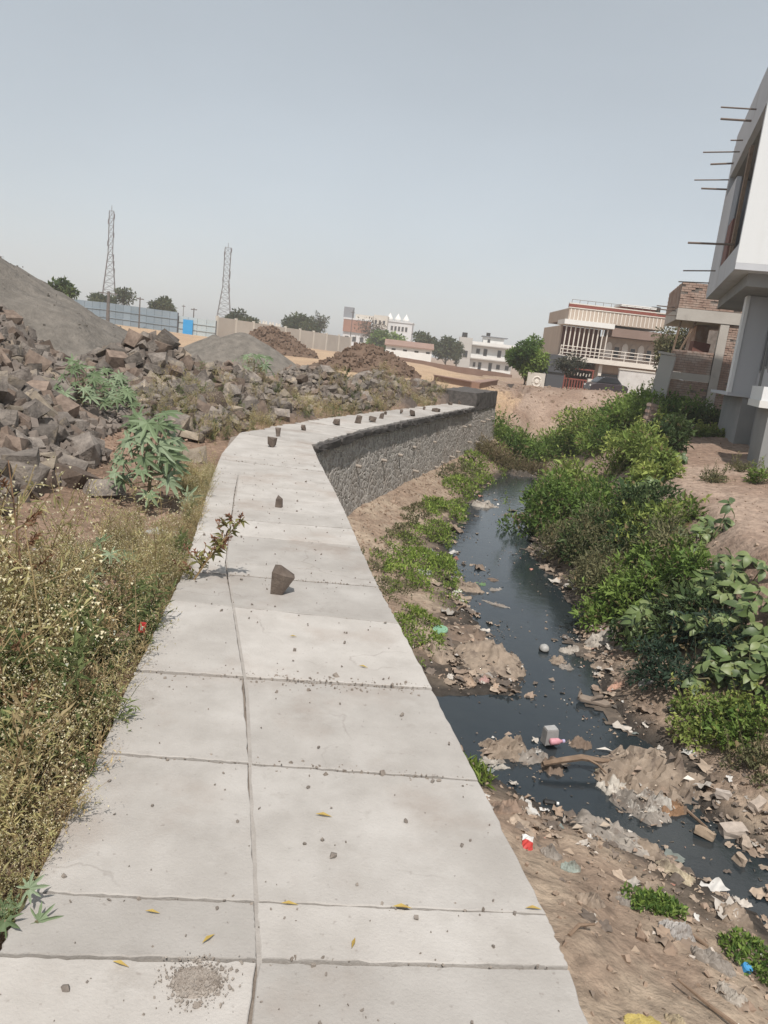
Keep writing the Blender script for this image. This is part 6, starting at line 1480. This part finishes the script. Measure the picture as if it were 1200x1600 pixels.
# green round lid, ball, red-white packet, cup, bottle, branch, shoe
def simple(name, lab, cat, px, py, zg, fn, rot=(0, 0, 0), zoff=0.0, group=None):
    x, y = gxy(px, py, zg); root = empty(name, (x, y, max(tz(x, y), WATER) + zoff)); root.rotation_euler = rot; tag(root, lab, cat, group); fn(root); return root
def ml(n, c, r_=.5, **k): return material(n, c, tuple(v * .75 for v in c), 20, r_, **k)
simple('bucket_lid', 'round pale green lid lying on the left bank', 'lid', 690, 970, -1.75, lambda r_: (MB().cyl((0, 0, .01), (0, 0, .03), .10, .095, n=20).build('disc', ml('lidg', (.26, .44, .30)), r_), MB().cyl((0, 0, .031), (0, 0, .04), .075, .07, n=20).build('rim', ml('lidg2', (.22, .40, .27)), r_)), (.15, -.12, 0), .01)
def ball(r_):
    bm = bmesh.new(); bmesh.ops.create_uvsphere(bm, u_segments=14, v_segments=10, radius=.065); me = bpy.data.meshes.new('ball'); bm.to_mesh(me); bm.free(); me.materials.append(ml('ballm', (.40, .39, .37))); me.polygons.foreach_set('use_smooth', [True] * len(me.polygons))
    o = link(bpy.data.objects.new('shell', me), r_); MB().cyl((0, 0, -.012), (0, 0, .012), .0665, n=14).build('band', M['dark'], o)
simple('ball', 'small grey ball floating left of the shore rags', 'ball', 850, 1015, -1.98, ball, (.4, 0, 0), .03)
def packet(r_):
    V = []; F = []
    for j in range(7):
        for i in range(5): V.append(((i / 4 - .5) * .075 * (1.0 if 0 < j < 6 else 1.12), (j / 6 - .5) * .17, .012 + .022 * math.sin(math.pi * i / 4) * math.sin(math.pi * (j + .3) / 6.6) + .006 * math.sin(j * 3 + i * 2)))
    F = np.array([(j * 5 + i, j * 5 + i + 1, (j + 1) * 5 + i + 1, (j + 1) * 5 + i) for j in range(6) for i in range(4)]); V = np.array(V)
    q = ((V[F].mean(1)[:, 1] < .02)); npobj('red_half', V, F[q], ml('redp', (.55, .06, .05)), r_); npobj('white_half', V, F[~q], ml('whp', (.75, .73, .70)), r_)
simple('packet', 'red and white food packet on the near bank by the path edge', 'packet', 823, 1325, -1.75, packet, (.2, .1, -.15), .0)
def carton(r_):
    MB().box((0, 0, .075), (.14, .10, .15), None, .86).build('shell', ml('carton', (.33, .32, .31), .8), r_); MB().box((0, 0, .156), (.112, .08, .012)).build('rim', ml('carton2', (.40, .39, .38)), r_)
simple('carton', 'upright grey carton standing in the stream rubbish', 'carton', 858, 1160, -1.98, carton, (.05, -.06, .3), .02)
simple('bottle', 'small pink bottle lying beside the grey carton', 'bottle', 868, 1166, -1.94, lambda r_: (MB().tube([(-.07, 0, .04), (-.06, 0, .04), (.02, 0, .04), (.045, 0, .04), (.06, 0, .04)], [.02, .032, .032, .016, .014], 10).build('body', ml('pinkb', (.62, .30, .34)), r_, True), MB().cyl((.06, 0, .04), (.085, 0, .04), .018, n=10).build('cap', ml('lilac', (.48, .42, .58)), r_)), (0, 0, .3), .07)
simple('branch', 'thick bare branch lying across the stream rubbish', 'branch', 850, 1184, -1.85, lambda r_: (MB().tube([(0, 0, .03), (.16, .04, .06), (.36, .10, .08), (.56, .12, .06), (.64, .16, .05)], [.022, .028, .03, .024, .014], 7).build('limb', M['wood'], r_), MB().tube([(.4, .1, .08), (.5, .04, .06), (.56, -.04, .03)], [.014, .011, .007], 5).build('twig', M['wood'], r_)), (0, 0, 0), .06)
def shoe(r_):
    P = [(-.17, -.03), (-.15, .045), (-.06, .05), (.02, .04), (.1, .065), (.17, .045), (.19, -.01), (.14, -.06), (.05, -.05), (-.05, -.06), (-.13, -.065)]; n = len(P)
    so = MB(); so.add([(x, y, z) for z in (0, .045) for x, y in P], [tuple(range(n))[::-1], tuple(range(n, 2 * n))] + [(i, (i + 1) % n, n + (i + 1) % n, n + i) for i in range(n)]); so.build('sole', ml('shoes', (.26, .21, .17), .9), r_, bevel=.012)
    MB().tube([(-.02, -.05, .045), (.03, -.03, .09), (.08, .0, .10), (.10, .055, .05)], [.012, .02, .02, .01], 8).build('strap', ml('shoes2', (.20, .16, .13), .9), r_)
    MB().tube([(-.16, -.05, .045), (-.15, 0, .085), (-.13, .04, .05)], [.01, .014, .01], 8).build('heel_strap', ml('shoes3', (.20, .16, .13), .9), r_)
simple('old_shoe', 'muddy old sandal lying in the shallow water at the right shore', 'shoe', 926, 1096, -1.97, shoe, (.08, .05, -.25), .02)
simple('bottle', 'small dark bottle floating near the near bank', 'bottle', 860, 1254, -1.99, lambda r_: (MB().tube([(-.06, 0, .01), (-.05, 0, .01), (.03, 0, .012), (.05, 0, .012)], [.015, .024, .022, .012], 8).build('body', M['dark'], r_), MB().cyl((.05, 0, .012), (.07, 0, .012), .014, n=8).build('cap', M['white'], r_)), (0, 0, -.1), .0)
simple('plastic_closure', 'bright blue round closure at the lower right of the near bank', 'closure', 1172, 1487, -1.7, lambda r_: (MB().cyl((0, 0, 0), (0, 0, .03), .034, .03, n=14).build('shell', ml('bluecap', (.06, .28, .55)), r_), MB().cyl((0, 0, .0302), (0, 0, .034), .022, .02, n=14).build('top', ml('bluecap2', (.08, .32, .6)), r_)), (.3, .2, 0), .01)
simple('red_tag', 'small red packet caught in the dry weeds beside the path', 'packet', 224, 945, .22, lambda r_: (MB().box((0, 0, .0), (.034, .010, .055), (0, .15, .3)).build('wrapper', ml('redtag', (.42, .03, .03)), r_, bevel=.004), MB().box((.0, -.008, .0), (.012, .004, .018), (0, .15, .3)).build('print', M['white'], r_)), (0, 0, 0), .22)
# broken bricks on the right shore
for i, (px, py, L_, lab) in enumerate([(1058 + 70, 1250, .11, 'small pale brick piece left of the broken bricks'), (1148, 1288, .2, 'longest pale brick on the right shore'), (1180, 1275, .16, 'brick at the right frame edge above the longest one'), (1168, 1306, .12, 'short brick below the longest one'), (1160, 1330, .1, 'small brick piece lowest by the water'), (1105, 1290, .15, 'rubble lump beside the large rubbish heap'), (1190, 1243, .12, 'half brick under the low plant at the frame edge')]):
    x, y = gxy(px, py, -1.9); me = rough_block((L_, L_ * .55, .07), 70 + i, .006, 'brick', ml('palebrick%d' % i, (.46 - .02 * i, .40 - .025 * i, .35 - .03 * i), .9)); o = link(bpy.data.objects.new('brick', me)); o.location = (x, y, max(tz(x, y), WATER) + .03); o.rotation_euler = (.1 * (i % 3), -.12, -.5 + .6 * i); tag(o, lab, 'brick', 'broken bricks on the right shore')
# sticks
for i, (px, py, zg, L_, a, lab) in enumerate([(1080, 1235, -1.8, .5, 1.9, 'thin bent stick at the right of the large rubbish heap'), (905, 1470, -1.6, .2, .6, 'short pale twig on the near bank'), (1090, 1425, -1.65, .22, 2.2, 'thin straw stick above the pale crumpled bag'), (1120, 1540, -1.5, .4, 2.3, 'grey stick lying at the lower right of the bank'), (665, 985, -1.7, .2, .5, 'pale stick by the crumpled brown rag at the wall'), (722, 938, -1.8, .35, 1.1, 'curved bark piece on the left bank by the water')]):
    simple('stick', lab, 'stick', px, py, zg, lambda r_, L_=L_: MB().tube([(-L_ / 2, 0, .015), (0, .02, .03), (L_ / 2, -.01, .02)], [.011, .012, .007], 6).build('twig', M['wood'], r_), (0, 0, a), .0)
# fallen leaves on the path
M['yleaf'] = material('yleaf', (.50, .38, .10), (.40, .28, .09), 40, .7, trans=.2)
for i, (px, py, L_, a, lab) in enumerate([(226, 1427, .05, .0, 'yellow leaf between the two nearest joints, left side'), (315, 1478, .055, 1.0, 'slim yellow leaf above the mortar patch'), (175, 1506, .055, -.2, 'yellow leaf lying on the nearest joint'), (560, 1042, .06, -.2, 'yellow leaf near the wide crumbled joint'), (438, 1415, .06, .1, 'curled tan leaf on the joint beside the centre line'), (612, 1420, .07, .1, 'tan leaf on the joint right of the centre line'), (820, 1422, .06, .1, 'tan leaf near the right path edge on the joint'), (452, 996, .05, .3, 'pale dry leaf fragment in the middle of the path'), (492, 1275, .07, 0, 'straw-coloured leaf scrap on the middle slab'), (549, 1486, .05, 1.4, 'narrow yellowish leaf right of the centre line')]):
    p = at(px, py, 0); V, F, C = leafcards(np.array([[0, 0, .006], [0, 0, .006]]), np.array([[1, 0, .05], [1, .12, .05]]), np.array([[0, 0, 1.], [0, 0, 1.]]), [L_ * .85, L_ * .8], [L_ * .2, L_ * .2], np.ones((2, 3)), .3)
    V[4:, 2] += .0015; o = npobj('fallen_leaf', V[:4], F[:2], M['yleaf']); o.location = (p[0], p[1], 0.0025); o.rotation_euler = (0, 0, a); tag(o, lab, 'leaf', 'fallen leaves on the path')
# small brick pillar stump in the bushes
x, y = gxy(1004, 698, -.35); root = empty('brick_pillar', (x, y, tz(x, y) - .05), .3); root.rotation_euler = (0, R(5), .3); tag(root, 'small reddish brick pillar stump standing among the bushes on the bank', 'pillar')
bm_ = [MB().box((0, 0, 0), (.145, .145, .075)).mesh('brick', M['brick'])]
for k in range(11):
    for q in (0, 1):
        o = link(bpy.data.objects.new('brick', bm_[0]), root); o.location = ((q - .5) * .152 if k % 2 == 0 else 0, 0 if k % 2 == 0 else (q - .5) * .152, .05 + k * .087)
MB().bx(-.13, .13, -.06, .06, 0, .98).build('mortar_core', M['brickmortar'], root)
for sx in (-.1, .1): MB().cyl((sx, -.082, 0), (sx, -.082, 1.12), .008, n=5).build('rebar', M['steel'], root)
# white powder heap and white bag on the left verge
x, y = gxy(60, 815, .15)
o = heap('lime_heap', 'low patch of pale powdery rubble among the weeds at the left', 'rubble', x, y, .62, .5, .16, material('lime', (.34, .32, .30), (.44, .42, .39), 9, .95, .01, 40), 9, .05, n=40, freq=3)
o.location.z = tz(x, y) - .1
rag('plastic_bag', 'white plastic scrap on the verge below the tall castor plant', 'plastic bag', 248, 795, .1, .18, .08, .06, (.70, .72, .72), 91, .4)
rag('plastic_bag', 'dusty pale scrap on the red soil below the boulders', 'plastic bag', 205, 800, .15, .3, .14, .07, PAL, 92, .2)
# ---------------------------------------------------------------- fine litter and stones, too many to count
rs = np.random.RandomState(77); P, S, Cc = [], [], []
hot = [(1.6, 8.2, .7), (1.5, 6.3, .5), (2.6, 6.3, .6), (3.0, 8.6, .7), (2.9, 10, .6), (1.6, 9.6, .5), (2.2, 4.6, .8), (1.9, 5.2, .6), (1.3, 12.5, .8), (2.6, 14, .7), (2.9, 17, 1.0), (3.2, 5.6, .5), (2.6, 7.4, .6), (3.4, 24, 1.5), (1.7, 17, .8), (3.0, 12, .5), (2.9, 7.8, .5), (2.9, 8.8, .5), (2.9, 9.6, .5), (1.3, 11, .5), (3.1, 20, .9), (2.3, 20, .8), (1.5, 15, .5)]
n = 5200; k = rs.randint(len(hot), size=n); H_ = np.array(hot)[k]; m1 = rs.rand(n) < .75
y = np.where(m1, H_[:, 1] + rs.randn(n) * H_[:, 2] * .55, 2.5 + 24 * rs.rand(n) ** 1.6)
x = np.where(m1, H_[:, 0] + rs.randn(n) * H_[:, 2] * .5, xP(y) + .15 + rs.rand(n) * (I(XT, y) - .4 - xP(y)))
g = terr(x, y); inw = g < WATER - .02
ok = (x > xP(y) + .12) & (~inw | (rs.rand(n) < .38)); x, y, g, inw = x[ok], y[ok], g[ok], inw[ok]; n = len(x)
P = np.stack([x, y, np.maximum(g, WATER) + .004], 1); S = (rs.gamma(2.0, .009, n) + .007) * np.where(inw, .8, 1)
PAL_ = np.array([(.34, .265, .20), (.24, .19, .15), (.44, .39, .34), (.11, .095, .08), (.58, .56, .53), (.38, .22, .17)])
ci = np.where(inw, rs.choice(6, n, p=[.30, .36, .03, .28, .01, .02]), rs.choice(6, n, p=[.40, .30, .11, .13, .02, .04])); Cc = PAL_[ci]
D = rs.randn(n, 3) * np.array([1, 1, .25])
V, F, C = leafcards(P, D, rs.randn(n, 3) * .35 + np.array([0, 0, 1]), S * 1.5, S * rs.uniform(.5, 1.2, n), np.array(Cc) * rs.uniform(.8, 1.15, (n, 1)), .3)
tag(npobj('litter', V, F, M['litter'], C=C), 'small scraps of rubbish strewn over the drain banks and water', 'litter', kind='stuff')
# matted rubbish: hundreds of small muddy sheets
def sheet_arr(seed):
    r_ = np.random.RandomState(seed); k = 6; u, v = np.meshgrid(np.linspace(-.5, .5, k), np.linspace(-.5, .5, k)); z = .16 * r_.randn(k, k) + .10 * np.sin(u * 9 + seed) ; u = u * (1 + .25 * r_.randn(k, k) * .5); v = v * (.6 + .1 * r_.randn(k, k))
    return np.stack([u, v, np.abs(z) * .8], -1).reshape(-1, 3), np.vstack([grid_faces(k, k)[:, [0, 1, 2]], grid_faces(k, k)[:, [0, 2, 3]]])
SH = [sheet_arr(i) for i in range(8)]; n = 1150; mats = [(1.55, 8.1, .45, .45), (1.2, 7.9, .3, .4), (1.55, 9.3, .25, .6), (1.3, 10.6, .3, .7), (1.4, 6.35, .3, .16), (2.55, 6.35, .38, .36), (2.95, 7.6, .3, .5), (2.95, 8.6, .35, .5), (3.0, 9.6, .3, .5), (2.2, 5.2, .5, .16), (2.6, 4.75, .35, .3), (1.7, 5.35, .35, .25), (2.3, 4.2, .5, .45), (3.2, 5.9, .25, .35), (3.3, 5.2, .2, .4), (1.35, 12.3, .25, 1.0), (1.5, 15, .25, 1.2), (2.0, 18, .3, 1.4), (3.1, 16, .3, 1.5), (2.9, 13, .3, .8), (2.9, 21, .7, 1.6), (4.6, 28, .8, 1.6)]
H_ = np.array(mats)[rs.randint(len(mats), size=n)]; x = H_[:, 0] + rs.randn(n) * H_[:, 2]; y = H_[:, 1] + rs.randn(n) * H_[:, 3]; g = terr(x, y); ok = (x > xP(y) + .2) & ((g > WATER - .06) | (rs.rand(n) < .10)); x, y, g = x[ok], y[ok], g[ok]; n = len(x)
sc_ = (rs.gamma(2.6, .030, n) + .025) * np.interp(y, [4, 10, 20], [.8, 1.1, 1.6]); pal = np.array([(.36, .285, .22), (.25, .19, .145), (.15, .12, .098), (.42, .38, .335), (.31, .23, .17), (.55, .53, .50), (.20, .22, .20), (.40, .20, .15)])
C_ = pal[rs.choice(8, n, p=[.27, .28, .19, .10, .12, .02, .015, .005])] * rs.uniform(.75, 1.15, (n, 1)); parts = []
for i in range(n):
    V, F = SH[i % 8]; Rm = np.array(Euler((rs.randn() * .22, rs.randn() * .22, rs.uniform(0, 6.28))).to_matrix()); parts.append((V @ Rm.T * sc_[i] * np.array([1, 1, .8]) + np.array([x[i], y[i], max(g[i], WATER) + .002]), F, np.tile(C_[i], (len(V), 1)) * (0.8 + .4 * rs.rand(len(V), 1))))
V, F, C = join(parts); tag(npobj('matted_rubbish', V, F, M['litter'], C=C, smooth=True), 'matted muddy rubbish along the shores of the drain', 'rubbish', kind='stuff')
y = 2.2 + 26 * rs.rand(6500) ** 1.7; x = xP(y) + .1 + rs.rand(6500) * (I(XT, y) + 2.4 - xP(y)); z = terr(x, y); ok = z > WATER - .02; x, y, z = x[ok], y[ok], z[ok]
sc_ = np.minimum(rs.gamma(1.5, .010, len(x)) + .007, .11); pos = np.stack([x, y, z + sc_ * .15], 1)
y3 = 7.6 + 17 * rs.rand(1600) ** 1.2; x3 = xP(y3) + .12 + 1.0 * rs.rand(1600); z3 = terr(x3, y3); q3 = z3 > WATER; s3 = np.minimum(rs.gamma(1.4, .016, 1600) + .01, .13); pos = np.vstack([pos, np.stack([x3, y3, z3 + s3 * .15], 1)[q3]]); sc_ = np.concatenate([sc_, s3[q3]])
V, F = scatter_mesh(ROCKA, np.array(pos), rotm(rs, len(pos)), np.array(sc_))
M['clod'] = material('clod', (.24, .17, .125), (.36, .275, .21), 3, .95, .006, 40)
y2 = 29 + 17 * rs.rand(1500); x2 = 4 + 13 * rs.rand(1500); s2 = rs.gamma(1.5, .035, 1500) + .02; V2, F2 = scatter_mesh(ROCKA, np.stack([x2, y2, terr(x2, y2) + s2 * .1], 1), rotm(rs, 1500), s2)
F = np.vstack([F, F2 + len(V)]); V = np.vstack([V, V2])
tag(npobj('clods', V, F, M['clod']), 'small stones and clods of earth strewn over the drain banks', 'stones', kind='stuff')
y = 2.5 + 10 * rs.rand(3600); x = xQ(y) - .3 - 3.2 * rs.rand(3600); sc_ = np.minimum(rs.gamma(1.6, .013, 3600) + .007, .12); pos = np.stack([x, y, left_h(x, y) + sc_ * .15], 1)
V, F = scatter_mesh(ROCKA, np.array(pos), rotm(rs, len(pos)), np.array(sc_))
M['chips'] = material('chips', (.20, .13, .095), (.33, .235, .175), 2.5, .95)
tag(npobj('stone_chips', V, F, M['chips']), 'reddish stone chips covering the soil left of the path', 'stones', kind='stuff')

# ================================================================== haze
hz_ = MB().bx(-330, 330, -30, 450, -4, 34).build('haze', None); tag(hz_, kind='stuff')
hm = bpy.data.materials.new('haze'); hm.use_nodes = True; t = hm.node_tree; t.nodes.clear()
pv = t.nodes.new('ShaderNodeVolumePrincipled'); pv.inputs['Color'].default_value = (.985, .988, .995, 1); pv.inputs['Density'].default_value = HAZE; pv.inputs['Anisotropy'].default_value = .2
ou = t.nodes.new('ShaderNodeOutputMaterial'); t.links.new(pv.outputs[0], ou.inputs['Volume']); hz_.data.materials.append(hm)
